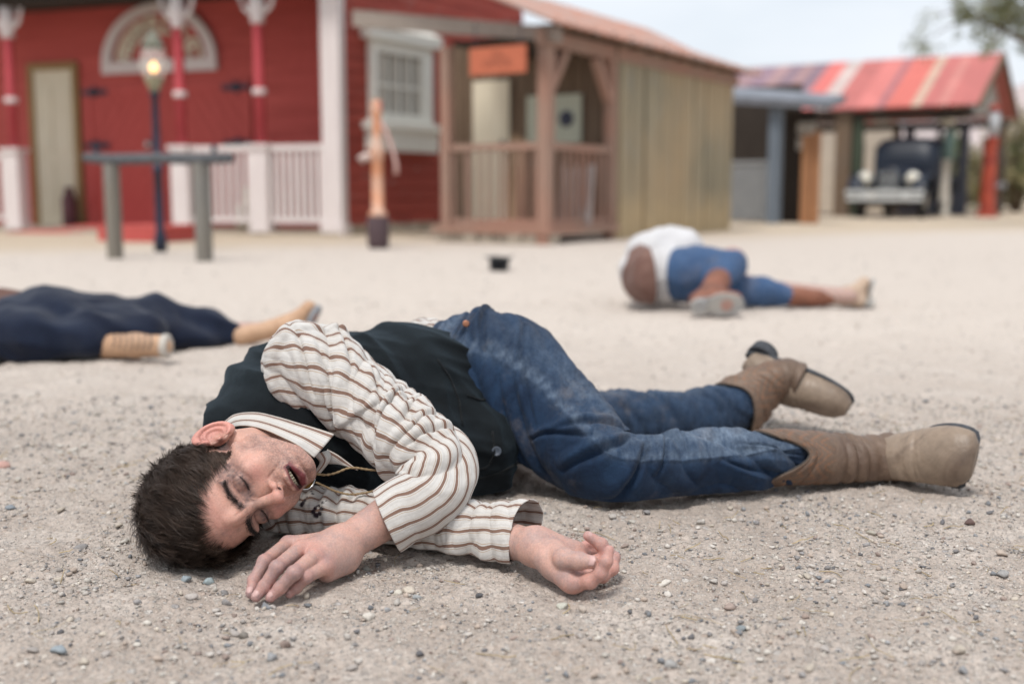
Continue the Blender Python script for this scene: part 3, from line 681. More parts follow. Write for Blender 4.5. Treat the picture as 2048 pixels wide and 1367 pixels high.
    for sgn in (1, -1):
        n = 46; yy = np.linspace(.0205, .0445, n); zz = .0070 + 15 * (yy - .0315)**2; xx = np.full(n, .084)
        Q = on_face(np.stack([xx, yy * sgn, zz], 1)); D = np.stack([np.full(n, .75), (yy - .0315) * 28 * sgn, np.full(n, -.75)], 1) + rng.normal(0, .12, (n, 3))
        Dw = np.outer(D[:, 0], HF) + np.outer(D[:, 1], HL) + np.outer(D[:, 2], HU); Dw /= np.linalg.norm(Dw, axis=1)[:, None]
        strands('eyelashes', head_w(Q), Dw, np.tile(HU, (n, 1)), rng.uniform(.005, .0085, n), .00028, M_BROW, 3, .1)

    # ---------------- vest
    hemP = atm(1078, 930, 1.88); hemN = nrm([.72, .69, .05])
    sl = [atm(600, 735, 1.76), atm(700, 800, 1.72)]
    def sd_vest(P):
        d = d_cone(P, atm(592, 842, 1.88), atm(800, 806, 2.0), .128, .126)
        d = smin(d, d_cone(P, atm(800, 806, 2.0), atm(985, 790, 2.10), .126, .140), .05)
        d = smin(d, d_cone(P, atm(700, 905, 1.84), atm(950, 908, 1.93), .080, .082), .05)
        d = smin(d, d_cone(P, atm(640, 905, 1.76), atm(780, 930, 1.80), .050, .055), .04)
        d = smin(d, d_cone(P, atm(497, 862, 1.80), atm(585, 796, 1.92), .066, .092), .05)
        d = smin(d, d_cone(P, atm(585, 835, 1.76), atm(700, 880, 1.76), .056, .060), .05)
        d = smin(d, d_cone(P, atm(548, 812, 1.80), atm(640, 838, 1.77), .052, .050), .04)
        d = smin(d, d_cone(P, atm(505, 925, 1.83), atm(620, 940, 1.84), .052, .060), .05)
        # folds radiating from the waist towards the shoulder
        ax = nrm(atm(985, 790, 2.1) - atm(566, 836, 1.88)); s = (P - atm(566, 836, 1.88)) @ ax; up = P[:, 2]
        g1 = noise(np.stack([s * 14 + P[:, 2] * 9, P[:, 2] * 6 - s * 2, P[:, 1] * 5], 1)); d = d + .010 * (np.clip(np.abs(g1) * 2.2, 0, 1)**.8 - .5)
        g2 = noise(np.stack([s * 7, P[:, 2] * 30 + s * 9, P[:, 1] * 9 + 7], 1)); d = d + .0050 * (np.clip(np.abs(g2) * 2.2, 0, 1)**.8 - .5)
        d = d + .006 * np.exp(-((s - .34) / .012)**2) * sstep(.02, .1, P[:, 2])       # deep wrinkle above the hem
        d = smax(d, (P - hemP) @ hemN, .006)
        d = smax(d, -(P[:, 2] - .002), .012)
        return d
    vv, vf = polygonize(sd_vest, (-.62, 1.58, -.03), (.16, 2.28, .37), .0042)
    vest = link_mesh('vest', vv, vf, M_VEST, root, True)
    # pocket welt, front seam, hem stitching, button
    def on_vest(px, py, off=.0015):
        d = ray(px, py); o = np.array([0, 0, CAM_H]); ts = np.linspace(1.3, 2.4, 900); P = o + d * ts[:, None]; v = sd_vest(P); k = np.nonzero(v < off)[0]
        return P[k[0]] if len(k) else atm(px, py, 1.9)
    def line_on(pts, n=14):
        pts = np.array(pts, float); t = np.linspace(0, len(pts) - 1, n); return [on_vest(np.interp(a, range(len(pts)), pts[:, 0]), np.interp(a, range(len(pts)), pts[:, 1])) for a in t]
    sb = MB()
    for L_ in ([(875, 718), (900, 755), (918, 800), (925, 850)], [(935, 790), (962, 800), (985, 795)], [(985, 862), (990, 905), (975, 935), (940, 940)], [(950, 958), (1000, 945), (1036, 925)]):
        sb.tube(line_on(L_), .0016, 6)
    sb.build('pocket_seam', M_LINING, vest, True)
    bc = on_vest(993, 902, .001); bn = nrm(np.array([0, 0, CAM_H]) - bc); bm = MB(); bm.lathe(bc, [(.0075, 0), (.0080, .0012), (.0072, .0026), (.0058, .0022), (.0052, .0016), (.0001, .0016)], 20, bn)
    for dx in (-.0017, .0017): bm.lathe(bc + np.array([dx, 0, .0012 * np.sign(dx)]) + bn * .0014, [(.0007, 0), (.0007, .0008)], 6, bn)
    bm.build('button', m_plain('grey button', (.10, .12, .15), (.06, .07, .09), 60, .35), vest, True)

    # ---------------- sleeves
    def stain_of(X): return np.zeros(X.shape[:2]).ravel()
    def sleeve(name, ctrl, nr, na, n_str, disp, twist, shift=None, u0=0.0, stains=None, phase=None, bands=None, floor=.002):
        V, F, S, TH, A, X = sweep(ctrl, nr, na, disp, shift, floor)
        U = TH / (2 * np.pi) * n_str + twist(S, TH, A) + u0
        st = np.zeros(len(V))
        if stains is not None: st = np.clip(stains(V), 0, 1)
        o = link_mesh(name, V, F, M_SHIRT, root, True, attrs={'su': U.ravel()[:len(V)], 'ss': S.ravel()[:len(V)], 'stain': st})
        md = o.modifiers.new('cloth', 'SOLIDIFY'); md.thickness = .0016; md.offset = -1; return o, X
    up = [cpm(588, 728, 1.83, 50, 60), cpm(602, 732, 1.790, 80, 84), cpm(626, 740, 1.765, 88, 88), cpm(672, 765, 1.74, 86, 84), cpm(722, 800, 1.715, 80, 78), cpm(785, 850, 1.675, 74, 72), cpm(835, 888, 1.635, 74, 70),
          cpm(870, 925, 1.605, 74, 66), cpm(866, 965, 1.580, 72, 62), cpm(838, 1000, 1.560, 64, 57), cpm(805, 1020, 1.550, 58, 52), cpm(774, 1042, 1.540, 57, 50)]
    SC = [(.235, -.4, .285, -2.2, .007, .010), (.27, -.2, .30, -1.6, .006, .009), (.315, -.4, .31, -2.4, .006, .010), (.34, -.2, .325, -1.9, .006, .008), (.05, -.6, .14, -2.1, .007, .009), (.10, -1.0, .19, -2.3, .007, .009), (.07, .1, .17, -1.2, .006, .007), (.16, -.5, .25, -1.4, .006, .006)]
    def dsp(S, TH, A):
        f = .0125 * fold(S, A, (.062, .22), .95, 3, .8, .7) + .0060 * fold(S, A, (.034, .15), .55, 8, .9, .5) * sstep(-.3, .3, n3(S * 8, A * 8, 0, 1, 40)) + .0012 * fold(S, A, (.014, .05), 1.0, 12)
        cr1 = S - .085 - .018 * np.sin(TH * 1.3 + .6); f += .007 * (sstep(-.030, .0, cr1) - sstep(.0, .006, cr1)) * sstep(.4, -.2, TH) * sstep(-2.9, -2.2, TH)
        cr2 = S - .235 - .03 * (TH + 1.4); f += .006 * (sstep(-.025, .0, cr2) - sstep(.0, .005, cr2)) * sstep(-.2, -.9, TH) * sstep(-2.9, -2.2, TH)
        f = f + crease(S, TH, SC)
        bulk = sstep(0, .03, S); elbow = np.exp(-((S - .285) / .045)**2); f = f * bulk * (1 - .2 * elbow) + elbow * .009 * fold(S, A, (.036, .14), 1.35, 21)
        f += .0045 * np.sin((S * 150 + TH * 2.0)) * np.exp(-((S - .31) / .05)**2) * sstep(-.2, -1.2, TH)
        end = S.max(); cuff = sstep(end - .062, end - .054, S); return f * (1 - cuff * .75) + cuff * .0042
    sleeve('shirt_sleeve', up, 300, 200, 17, dsp, lambda S, TH, A: .5 * np.sin(S * 13 + 1) + .9 * n3(S * 9, A * 9, 0, 1, 2) + .14 * n3(S * 40, A * 30, 0, 1, 5),
           shift=lambda S, TH: np.interp(S, [0, .05, S.max() - .06, S.max()], [0, 0, 0, 1]) * (.012 * np.sin(TH + 2.4)))
    lo = [cpm(540, 1052, 1.69, 30, 34), cpm(575, 1034, 1.685, 52, 46), cpm(640, 1030, 1.665, 56, 50), cpm(720, 1036, 1.645, 55, 50), cpm(800, 1046, 1.622, 60, 52), cpm(870, 1054, 1.600, 66, 56), cpm(930, 1062, 1.580, 62, 54),
          cpm(985, 1068, 1.560, 60, 52), cpm(1018, 1070, 1.548, 62, 53), cpm(1046, 1072, 1.538, 60, 52)]
    def dsl(S, TH, A):
        f = .0070 * fold(S, A, (.040, .18), .15, 31, .9, .6) + .0045 * fold(S, A, (.045, .15), -.5, 35) + .001 * fold(S, A, (.012, .04), .2, 39)
        m = np.exp(-((S - .10) / .07)**2); f += .0045 * m * np.sin(S * 250 + TH * 1.5) * sstep(.3, -.6, TH)
        end = S.max(); cuff = sstep(end - .05, end - .044, S); return f * (1 - cuff * .3) + cuff * .004 * (1 + .6 * np.sin(TH * 2 + 1))
    def stain(V):
        pts = [(583, 1008, 3), (586, 1017, 2), (592, 1027, 5), (596, 1023, 4), (600, 1018, 3), (614, 1005, 2), (620, 1034, 4), (616, 1041, 5), (622, 1048, 6), (630, 1044, 5), (634, 1034, 4), (629, 1029, 3), (624, 1030, 2), (612, 1000, 1.5), (636, 1022, 2), (641, 1018, 1.5), (604, 1012, 1.6)]
        s = np.zeros(len(V)); k = 2275.56 / 1.62
        for (a, b, r) in pts:
            c = atm(a, b, 1.60); dl = np.stack([V[:, 0] - c[0] * V[:, 1] / 1.60, (V[:, 2] - CAM_H) - (c[2] - CAM_H) * V[:, 1] / 1.60], 1); s = np.maximum(s, sstep(r * 1.25, r * .75, np.linalg.norm(dl, axis=1) * k) * (V[:, 1] < 1.66))
        return s
    sleeve('shirt_sleeve', lo, 300, 170, 15, dsl, lambda S, TH, A: .5 * np.sin(S * 11) + .5 * n3(S * 9, A * 9, 0, 1, 12) + .2 * n3(S * 42, A * 30, 0, 1, 15), stains=stain,
           shift=lambda S, TH: np.interp(S, [0, S.max() - .05, S.max()], [0, 0, 1]) * (.010 * np.cos(TH) + .006 * np.sin(2 * TH)))
    # collar
    inner = [(452, 860, 1.640), (475, 852, 1.615), (500, 852, 1.600), (531, 860, 1.583), (563, 874, 1.566), (596, 891, 1.552), (628, 915, 1.545)]
    outer = [(446, 846, 1.665), (470, 829, 1.648), (512, 825, 1.630), (555, 834, 1.612), (596, 846, 1.598), (630, 856, 1.586), (668, 868, 1.575)]
    def sheet(name, e0, e1, nu, nv, mat, bulge=.004, stripes=3.0, u0=0.0, noise_a=.0015, along=True, thick=.0022, seed=0):
        a = spline([[*at(*p)] for p in e0], nu)[0]; b = spline([[*at(*p)] for p in e1], nu)[0]; t = np.linspace(0, 1, nv)[None, :, None]
        X = a[:, None] * (1 - t) + b[:, None] * t; toc = -nrm(X.mean((0, 1)) - np.array([0, 0, CAM_H]))
        X = X + toc * (np.sin(t * np.pi) * bulge) + toc * (noise_a * noise(X * 55 + seed))[..., None]
        i = np.arange(nu - 1)[:, None] * nv; j = np.arange(nv - 1)[None, :]; F = np.stack([i + j, i + j + 1, i + nv + j + 1, i + nv + j], -1).reshape(-1, 4)
        tt = np.tile(np.linspace(0, 1, nv)[None], (nu, 1)); ss = np.tile(np.linspace(0, .25, nu)[:, None], (1, nv)); su = (tt if along else ss * 4) * stripes + u0
        o = link_mesh(name, X.reshape(-1, 3), F, mat, root, True, attrs={'su': su.ravel(), 'ss': ss.ravel(), 'stain': np.zeros(nu * nv)})
        md = o.modifiers.new('cloth', 'SOLIDIFY'); md.thickness = thick; md.offset = 0; return o
    sheet('shirt_collar', inner, outer, 60, 22, M_SHIRT, .006, 2.05, .28)
    sheet('shirt_collar', [(628, 908, 1.575), (640, 925, 1.575), (625, 950, 1.575)], [(657, 900, 1.59), (662, 915, 1.585), (640, 945, 1.58)], 24, 12, M_SHIRT, .008, 1.5, .4, .003, seed=3)
    sheet('shirt_collar', [(640, 918, 1.60), (655, 926, 1.60), (668, 922, 1.60)], [(655, 898, 1.60), (680, 912, 1.60), (716, 940, 1.60)], 24, 10, M_SHIRT, .003, 1.2, .1, .002, seed=6)
    # shirt tail showing between vest and jeans
    tl = [cpm(815, 700, 2.08, 60, 60), cpm(850, 705, 2.08, 68, 66), cpm(885, 712, 2.08, 70, 66)]
    sleeve('shirt_tail', tl, 40, 120, 18, lambda S, TH, A: .005 * fold(S, A, (.02, .03), 1.5, 77), lambda S, TH, A: .2 * n3(S * 40, A * 30, 0, 1, 5))
    # medallion on a cord
    cr = MB(); mc = at(610, 958, 1.572)
    for pts in ([(632, 947, 1.570), (650, 949, 1.572), (672, 945, 1.578), (695, 936, 1.583), (712, 935, 1.585), (740, 939, 1.59), (785, 941, 1.60)], [(632, 964, 1.570), (650, 972, 1.570), (672, 982, 1.572), (700, 988, 1.575), (730, 985, 1.58), (755, 980, 1.585), (785, 978, 1.59)]):
        c, s = spline([[*at(*p)] for p in pts], 70)
        for k in range(2):
            T = np.gradient(c, axis=0); T /= np.linalg.norm(T, axis=1)[:, None]; a = np.cross(T, (0, 0.2, 1)); a /= np.linalg.norm(a, axis=1)[:, None]; b = np.cross(T, a); ph = s * 1500 + k * math.pi
            cr.tube(list(c + (a * np.cos(ph)[:, None] + b * np.sin(ph)[:, None]) * .00085), .00125, 6)
    cr.build('cord', m_plain('twisted tan cord', (.36, .26, .15), (.22, .15, .08), 300, .8), root, True)
    mn = nrm(np.array([.45, -.85, .25])); md_ = MB(); md_.lathe(mc, [(.0001, .0012), (.0125, .0012), (.0130, 0), (.0125, -.0015), (.0001, -.0015)], 28, mn)
    med = md_.build('medallion', m_plain('tarnished brass', (.30, .17, .05), (.14, .075, .02), 90, .35, None, .3, .002, .8), root, True)
    rg = MB(); aa = nrm(np.cross(mn, (0, 0, 1))); bb = np.cross(mn, aa); rg.tube([mc + (aa * math.cos(t) + bb * math.sin(t)) * .0142 for t in np.linspace(0, 2 * math.pi, 33)], .0012, 7)
    rg.build('rim', m_plain('bright metal', (.6, .6, .6), (.5, .5, .5), 60, .2, None, .05, .001, 1.0), med, True)

    # ---------------- jeans: creases as (along, around) start and end, width, depth
    JC = [(.50, -.3, .435, -2.3, .009, .014), (.475, -.2, .40, -1.7, .008, .010), (.525, -.5, .485, -2.5, .009, .014), (.555, -.3, .53, -1.8, .007, .009), (.585, -.1, .575, -1.3, .006, .006), (.455, -1.2, .36, -2.2, .008, .008),
          (.10, .2, .15, -1.9, .007, .009), (.135, .3, .22, -1.5, .007, .009), (.175, .3, .27, -1.3, .007, .007), (.075, .1, .10, -1.6, .006, .007), (.24, -.9, .36, -1.9, .009, .007), (.64, -1.4, .74, -2.2, .008, .007), (.68, -.9, .80, -1.5, .007, .006)]
    hipc = [cpm(800, 740, 2.10, 78, 78), cpm(850, 745, 2.10, 96, 95), cpm(900, 755, 2.08, 132, 118), cpm(950, 768, 2.06, 153, 132), cpm(1010, 780, 2.03, 147, 128), cpm(1078, 818, 1.98, 119, 108), cpm(1136, 866, 1.925, 99, 92), cpm(1185, 908, 1.875, 92, 82),
            cpm(1232, 935, 1.850, 82, 72), cpm(1300, 938, 1.855, 72, 62), cpm(1380, 936, 1.88, 69, 60), cpm(1470, 928, 1.91, 62, 56), cpm(1550, 918, 1.945, 52, 50), cpm(1625, 914, 1.975, 42, 42), cpm(1680, 914, 1.99, 36, 36)]
    def dj(S, TH, A):
        f = crease(S, TH, JC) + .0110 * fold(S, A, (.085, .34), .95, 51, .75, .8) + .006 * n3(S * 7, np.cos(TH) * 1.5, np.sin(TH) * 1.5, 1, 44) + .0022 * fold(S, A, (.030, .12), .3, 55)
        kn = np.exp(-((S - .565) / .045)**2); front = sstep(-.1, -1.3, TH)
        f += kn * .0150 * (np.abs(np.sin(S * 58 + TH * 1.5 + .7 * np.sin(TH * 3)))**.7 - .5) * (.35 + .65 * sstep(-2.6, -.6, TH)) * sstep(-3.3, -2.5, TH)
        hip = np.exp(-((S - .14) / .06)**2); f += hip * .0055 * np.sin(S * 170 + 1.2 * np.sin(TH * 2)) * sstep(-2.0, -.9, TH) * sstep(.5, .0, TH) * (.4 + .6 * sstep(-.2, .4, n3(S * 9, TH, 0)))
        seam = np.exp(-((TH + 1.05 - .9 * sstep(.55, .75, S) * 0 + .3 * np.sin(S * 3)) / .035)**2); f += .0022 * seam + .0016 * np.exp(-((TH + 1.05 + .3 * np.sin(S * 3)) / .08)**2) * np.sin(S * 310) * .6
        lowl = sstep(.62, .7, S); f += lowl * .006 * fold(S, A, (.028, .30), 1.45, 61); return f
    V, F, S, TH, A, X = sweep(hipc, 420, 230, dj)
    sang = TH + 1.05 + .3 * np.sin(S * 3)
    fade = .55 * np.exp(-((sang - .10) / .13)**2) * (.75 + .25 * np.sin(S * 310 + 3 * noise(np.stack([S * 20, A * 3, S * 0], -1)))) + .30 * np.exp(-((TH + .55) / .55)**2) * sstep(.1, .3, S) + .45 * np.exp(-((S - .62) / .12)**2) * sstep(-1.4, -.4, TH) * sstep(.6, 0, TH) + .25 * sstep(.1, .6, n3(S * 6, A * 9, 0, 1, 4))
    fade += .5 * np.exp(-((np.abs(S - .10)) / .008)**2) * sstep(-1.6, -.7, TH)
    V2 = V
    farc = [cpm(1010, 860, 2.20, 85, 80), cpm(1090, 868, 2.26, 78, 74), cpm(1180, 850, 2.32, 62, 60), cpm(1235, 838, 2.34, 58, 54), cpm(1300, 838, 2.345, 56, 50), cpm(1370, 834, 2.35, 54, 48), cpm(1440, 822, 2.37, 52, 46), cpm(1500, 800, 2.39, 40, 38), cpm(1535, 780, 2.40, 30, 30)]
    def df(S, TH, A): return .007 * fold(S, A, (.035, .12), .4, 71) + .003 * fold(S, A, (.015, .05), .1, 75)
    Vb, Fb, Sb, Tb, Ab, Xb = sweep(farc, 150, 120, df)
    V, F = merge([(V, F), (Vb, Fb)]); fd = np.concatenate([fade.ravel(), (.25 * np.exp(-((Tb + .3) / .3)**2) + .15).ravel()])
    jeans = link_mesh('jeans', V, F, M_DENIM, root, True, attrs={'fade': np.clip(fd, 0, 1)})
    # pocket seam, belt edge, rivet
    def on_jeans(px, py, off=.001):
        d = ray(px, py); o = np.array([0, 0, CAM_H]); best = None; n_ = nrm(d); r_ = X.reshape(-1, 3) - o; t = r_ @ n_; e = np.linalg.norm(r_ - t[:, None] * n_, axis=1); k = np.nonzero(e < .006)[0]
        if not len(k): return atm(px, py, 2.0)
        q = k[np.argmin(t[k])]; return o + n_ * (t[q] - off)
    js = MB()
    for pts in ([(905, 622), (915, 640), (930, 660), (938, 690), (940, 730)], [(925, 616), (965, 640), (1000, 672), (1003, 690)], [(968, 612), (985, 632), (1000, 640)]):
        p = np.array(pts, float); t = np.linspace(0, len(p) - 1, 16); pl = np.array([on_jeans(np.interp(a, range(len(p)), p[:, 0]), np.interp(a, range(len(p)), p[:, 1]), -.0002) for a in t]); pl[1:-1] = (pl[:-2] + pl[1:-1] + pl[2:]) / 3; pass
    if False: js.build('pocket_stitching', m_plain('denim stitching', (.09, .10, .13), (.05, .06, .08), 200, .8), jeans, True)
    rc = on_jeans(932, 647, .001); rn = nrm(np.array([0, 0, CAM_H]) - rc); rb = MB(); rb.lathe(rc, [(.0062, 0), (.006, .0016), (.004, .0028), (.0022, .0024), (.0001, .0034)], 16, rn)
    rb.build('rivet', m_plain('copper rivet', (.42, .20, .12), (.3, .13, .08), 100, .45, None, .05, .001, .5), jeans, True)

    # ---------------- boots
    def boot(shaft, foot, vdepth, hs, sole_n, sole_off, toe_dir, width, heel_len, lab, seed, vang=-1.45, strap=None):
        r = empty('boot', foot[-1][:2] + [0]); r.parent = root; r.matrix_parent_inverse = world_of(root).inverted(); r['label'] = lab
        def sh(S, TH): return np.interp(S, [0, .10], [1, 0]) * (vdepth * np.exp(-((TH - vang) / .75)**2) - hs * (1 - np.exp(-((TH - vang) / 1.2)**2)))
        def db(S, TH, A): return .0035 * fold(S, A, (.03, .09), .2, seed) + .004 * np.exp(-((S - .17) / .03)**2) * np.sin(S * 260 + TH)
        V, F, S, TH, A, X = sweep(shaft, 130, 90, db, sh)
        z1 = .5 + .5 * np.sin(TH * 9 + 2.2 * np.sin(S * 70)); st = np.exp(-((np.abs(((S * 16 + .8 * np.abs(((TH * 2.2) % 2) - 1)) % 1) - .5) - .25) / .05)**2) * sstep(.0, .02, S) * (1 - sstep(.10, .13, S)) * .45
        o = link_mesh('boot_shaft', V, F, M_SHAFT, r, True, attrs={'stitch': st.ravel()[:len(V)]}); md = o.modifiers.new('l', 'SOLIDIFY'); md.thickness = .004; md.offset = -1
        ss = MB(); jj = range(0, 90)
        ss.tube([X[0, j] for j in jj] + [X[0, 0]], .0021, 6); ss.build('boot_rim', M_SOLE if False else m_plain('rim leather', (.06, .05, .045), (.04, .035, .03), 60, .6), r, True)
        def dv(S, TH, A): return .0016 * fold(S, A, (.016, .12), .0, seed + 3) * np.exp(-((S / S.max() - .45) / .16)**2) * 1.5
        V, F, S, TH, A, X = sweep(foot, 110, 90, dv, None, closed=(True, True))
        link_mesh('boot_foot', V, quads_fix(F), M_BOOT, r, True)
        if heel_len < .1:     # the welt: a dark rim that runs round the toe between upper and sole
            ce = X.mean(1); path = [X[i, 72] * 1.0 + nrm(X[i, 72] - ce[i]) * .0012 for i in range(62, 108, 3)]; path += [X[i, 18] + nrm(X[i, 18] - ce[i]) * .0012 for i in range(107, 60, -3)]
            path = np.array(path); path += nrm(sole_n) * .002; path[:, 2] = np.maximum(path[:, 2], .004)
            for _ in range(2): path[1:-1] = (path[:-2] + 2 * path[1:-1] + path[2:]) / 4
            wl = MB(); wl.tube(list(path), [.0015 + .0042 * math.sin(math.pi * min(1, max(0, q / (len(path) - 1)))) ** .35 for q in range(len(path))], 10); wl.build('boot_welt', M_SOLE, r, True)
        # sole: a slab following the foot outline
        toe = np.array(foot[-1][:3]); n = nrm(sole_n); t = nrm(toe - np.array(foot[1][:3])); n = nrm(n - (n @ t) * t); w = np.cross(n, t); out = []
        for k in range(48):
            a = 2 * math.pi * k / 48; cx = math.cos(a); sx = math.sin(a); Lf, Lb = (.097 if heel_len > .1 else .070), heel_len
            ww = width * (1.0 if cx > 0 else (1 - (.25 if heel_len > .1 else .6) * min(1, -cx * 1.2))); ex = .80
            out.append((toe - t * .095) + t * (Lf if cx > 0 else Lb) * np.sign(cx) * abs(cx)**ex + w * ww * np.sign(sx) * abs(sx)**.9)
        out = np.array(out); P = []; Fs = []
        for lev, sc in ((0, .93), (.002, 1.0), (.0085, 1.0), (.0105, .95)):
            c = out.mean(0); P += list(c + (out - c) * sc + n * (sole_off + lev))
        for l in range(3):
            for k in range(48): Fs.append((l * 48 + k, l * 48 + (k + 1) % 48, (l + 1) * 48 + (k + 1) % 48, (l + 1) * 48 + k))
        Fs.append(tuple(range(48))[::-1]); Fs.append(tuple(144 + k for k in range(48))); P = np.array(P); P[:, 2] = np.maximum(P[:, 2], .001)
        link_mesh('boot_sole', P, Fs, M_SOLE, r)
        if heel_len < .1: return r
        hc = toe - t * (.105 + heel_len * .72) + n * (sole_off + .010); hb = MB()
        hb.lathe(hc, [(width * .85, 0), (width * .84, .006), (width * .78, .022), (width * .76, .026), (.001, .026)], 20, n); hb.build('boot_heel', M_SOLE, r)
        return r
    s1 = [cpm(1520, 915, 1.925, 52, 50), cpm(1580, 915, 1.945, 53, 52), cpm(1640, 918, 1.965, 51, 50), cpm(1700, 922, 1.985, 48, 46), cpm(1750, 922, 2.0, 50, 46), cpm(1790, 921, 2.0, 52, 46), cpm(1830, 918, 1.985, 50, 40)]
    f1 = [cpm(1735, 921, 2.025, 40, 30), cpm(1755, 921, 2.015, 50, 44), cpm(1800, 918, 1.985, 53, 48), cpm(1850, 914, 1.955, 59, 48), cpm(1895, 912, 1.925, 63, 44), cpm(1922, 914, 1.905, 60, 38), cpm(1938, 918, 1.893, 52, 30), cpm(1950, 921, 1.887, 36, 18)]
    boot(s1, f1, .068, .006, (.60, .66, .42), .012, None, .036, .005, 'tan leather boot on the nearer leg, toe pointing right', 81)
    s2 = [cpm(1470, 815, 2.385, 58, 54), cpm(1492, 800, 2.395, 56, 52), cpm(1520, 778, 2.405, 46, 46), cpm(1545, 762, 2.41, 38, 42), cpm(1575, 756, 2.41, 36, 38), cpm(1600, 765, 2.40, 32, 30)]
    f2 = [cpm(1500, 722, 2.47, 22, 24), cpm(1518, 738, 2.455, 33, 34), cpm(1570, 770, 2.42, 38, 40), cpm(1615, 782, 2.40, 39, 38), cpm(1655, 797, 2.38, 37, 33), cpm(1680, 809, 2.365, 30, 26), cpm(1696, 818, 2.355, 16, 12)]
    boot(s2, f2, .02, .01, (.50, .62, .60), .018, None, .038, .15, 'tan leather boot on the farther leg, heel raised', 91)
    return root
build_man()
# ------------------------------------------------------------------ the ground
def ground_h(x, y):
    """height of the yard: gentle swells, and near the camera a rough gravelly skin"""
    d = np.hypot(x, y)
    h = .012 * n3(x * .5, y * .5, 0) * sstep(1.5, 5, d) + .05 * n3(x * .12, y * .12, 3) * sstep(14, 60, d)
    near = 1 - sstep(5, 9, d)
    h = h + near * (.0075 * n3(x * 7, y * 7, 1) + .0060 * n3(x * 17, y * 17, 2) + .0036 * n3(x * 48, y * 48, 4) + .0014 * n3(x * 150, y * 150, 6))
    # scuffed hollows and the little mound where hands and head press the dirt
    return h - .003
def build_ground():
    ys = np.concatenate([np.linspace(-25, 0.2, 14)[:-1], np.linspace(.2, .95, 40)[:-1], np.geomspace(.95, 9, 820)[:-1], np.geomspace(9, 900, 90)])
    us = np.concatenate([-np.geomspace(4.5, .62, 60), np.linspace(-.60, .60, 760), np.geomspace(.62, 4.5, 60)])
    w = np.where(ys < .2, .2 + (.2 - ys) * 1.2, ys)
    Y, U = np.meshgrid(ys, us, indexing='ij'); X = U * (w[:, None] + .05); Z = ground_h(X, Y)
    Z[ys < .6] = -.003
    ny, nx = X.shape; i = np.arange(ny - 1)[:, None] * nx; j = np.arange(nx - 1)[None]; F = np.stack([i + j, i + j + 1, i + nx + j + 1, i + nx + j], -1).reshape(-1, 4)
    m, nt, b = mat_new('sandy gravel')
    tc = nd(nt, 'ShaderNodeTexCoord').outputs['Object']
    big = noise_n(nt, .9, 5, .6, tc); mid = noise_n(nt, 4.5, 7, .7, tc); fine = noise_n(nt, 140, 5, .75, tc); vfine = noise_n(nt, 520, 3, .7, tc)
    sand = ramp(nt, mid, [(.3, (.325, .268, .228)), (.5, (.405, .343, .298)), (.7, (.50, .445, .40))])
    def stones(scale, lo, hi, thr):
        v = nd(nt, 'ShaderNodeTexVoronoi'); v.inputs['Scale'].default_value = scale; nt.links.new(tc, v.inputs['Vector'])
        hs = nd(nt, 'ShaderNodeSeparateColor'); nt.links.new(v.outputs['Color'], hs.inputs[0])
        col = ramp(nt, hs.outputs[0], [(0, (.31, .27, .24)), (.2, (.36, .32, .29)), (.4, (.46, .41, .36)), (.6, (.38, .30, .25)), (.8, (.56, .51, .46)), (1, (.33, .31, .30))])
        m1 = ramp(nt, v.outputs['Distance'], [(lo, 1.), (hi, 0.)]); m2 = ramp(nt, hs.outputs[1], [(thr, 0.), (thr + .02, 1.)])
        return col, mth(nt, 'MULTIPLY', m1, m2)
    c1, k1 = stones(190, .30, .48, .35); c2, k2 = stones(75, .30, .42, .62); c3, k3 = stones(420, .3, .5, .3)
    c = mixc(nt, mth(nt, 'MULTIPLY', k3, .8), sand, c3); c = mixc(nt, k1, c, c1); c = mixc(nt, k2, c, c2)
    c = mixc(nt, .5, c, ramp(nt, fine, [(.3, (.25, .25, .25)), (.7, (.78, .78, .78))]), 'OVERLAY')
    # dry straw-coloured dirt by the buildings, ground paler further off
    sx = nd(nt, 'ShaderNodeSeparateXYZ'); nt.links.new(tc, sx.inputs[0])
    far = ramp(nt, mth(nt, 'ADD', mth(nt, 'MULTIPLY', sx.outputs['Y'], .05), mth(nt, 'MULTIPLY', big, .22)), [(.30, 0.), (.42, 1.)])
    pale = ramp(nt, mth(nt, 'MULTIPLY', sx.outputs['Y'], .1), [(.17, 0.), (.42, 1.)])
    c = mixc(nt, mth(nt, 'MULTIPLY', pale, .78), c, (.64, .565, .50)); 
    gr = mixc(nt, ramp(nt, noise_n(nt, 2.2, 5, .65, tc), [(.35, 0.), (.65, 1.)]), (.54, .44, .33), (.48, .37, .235))
    edge = ramp(nt, mth(nt, 'ADD', mth(nt, 'ADD', mth(nt, 'MULTIPLY', sx.outputs['Y'], .1), mth(nt, 'MULTIPLY', sx.outputs['X'], -.052)), mth(nt, 'MULTIPLY', big, .1)), [(1.13, 0.), (1.30, .55)])
    edge.node.color_ramp.interpolation = 'EASE'
    # ramps only cover 0..1, so bring the value down first
    m2 = mth(nt, 'MULTIPLY', mth(nt, 'ADD', mth(nt, 'ADD', mth(nt, 'MULTIPLY', sx.outputs['Y'], .1), mth(nt, 'MULTIPLY', sx.outputs['X'], -.052)), mth(nt, 'MULTIPLY', big, .25)), .5)
    e2 = ramp(nt, m2, [(.60, 0.), (.72, .7)])
    c = mixc(nt, e2, c, gr)
    nt.links.new(c, b.inputs['Base Color']); b.inputs['Roughness'].default_value = .92; b.inputs['Specular IOR Level'].default_value = .15
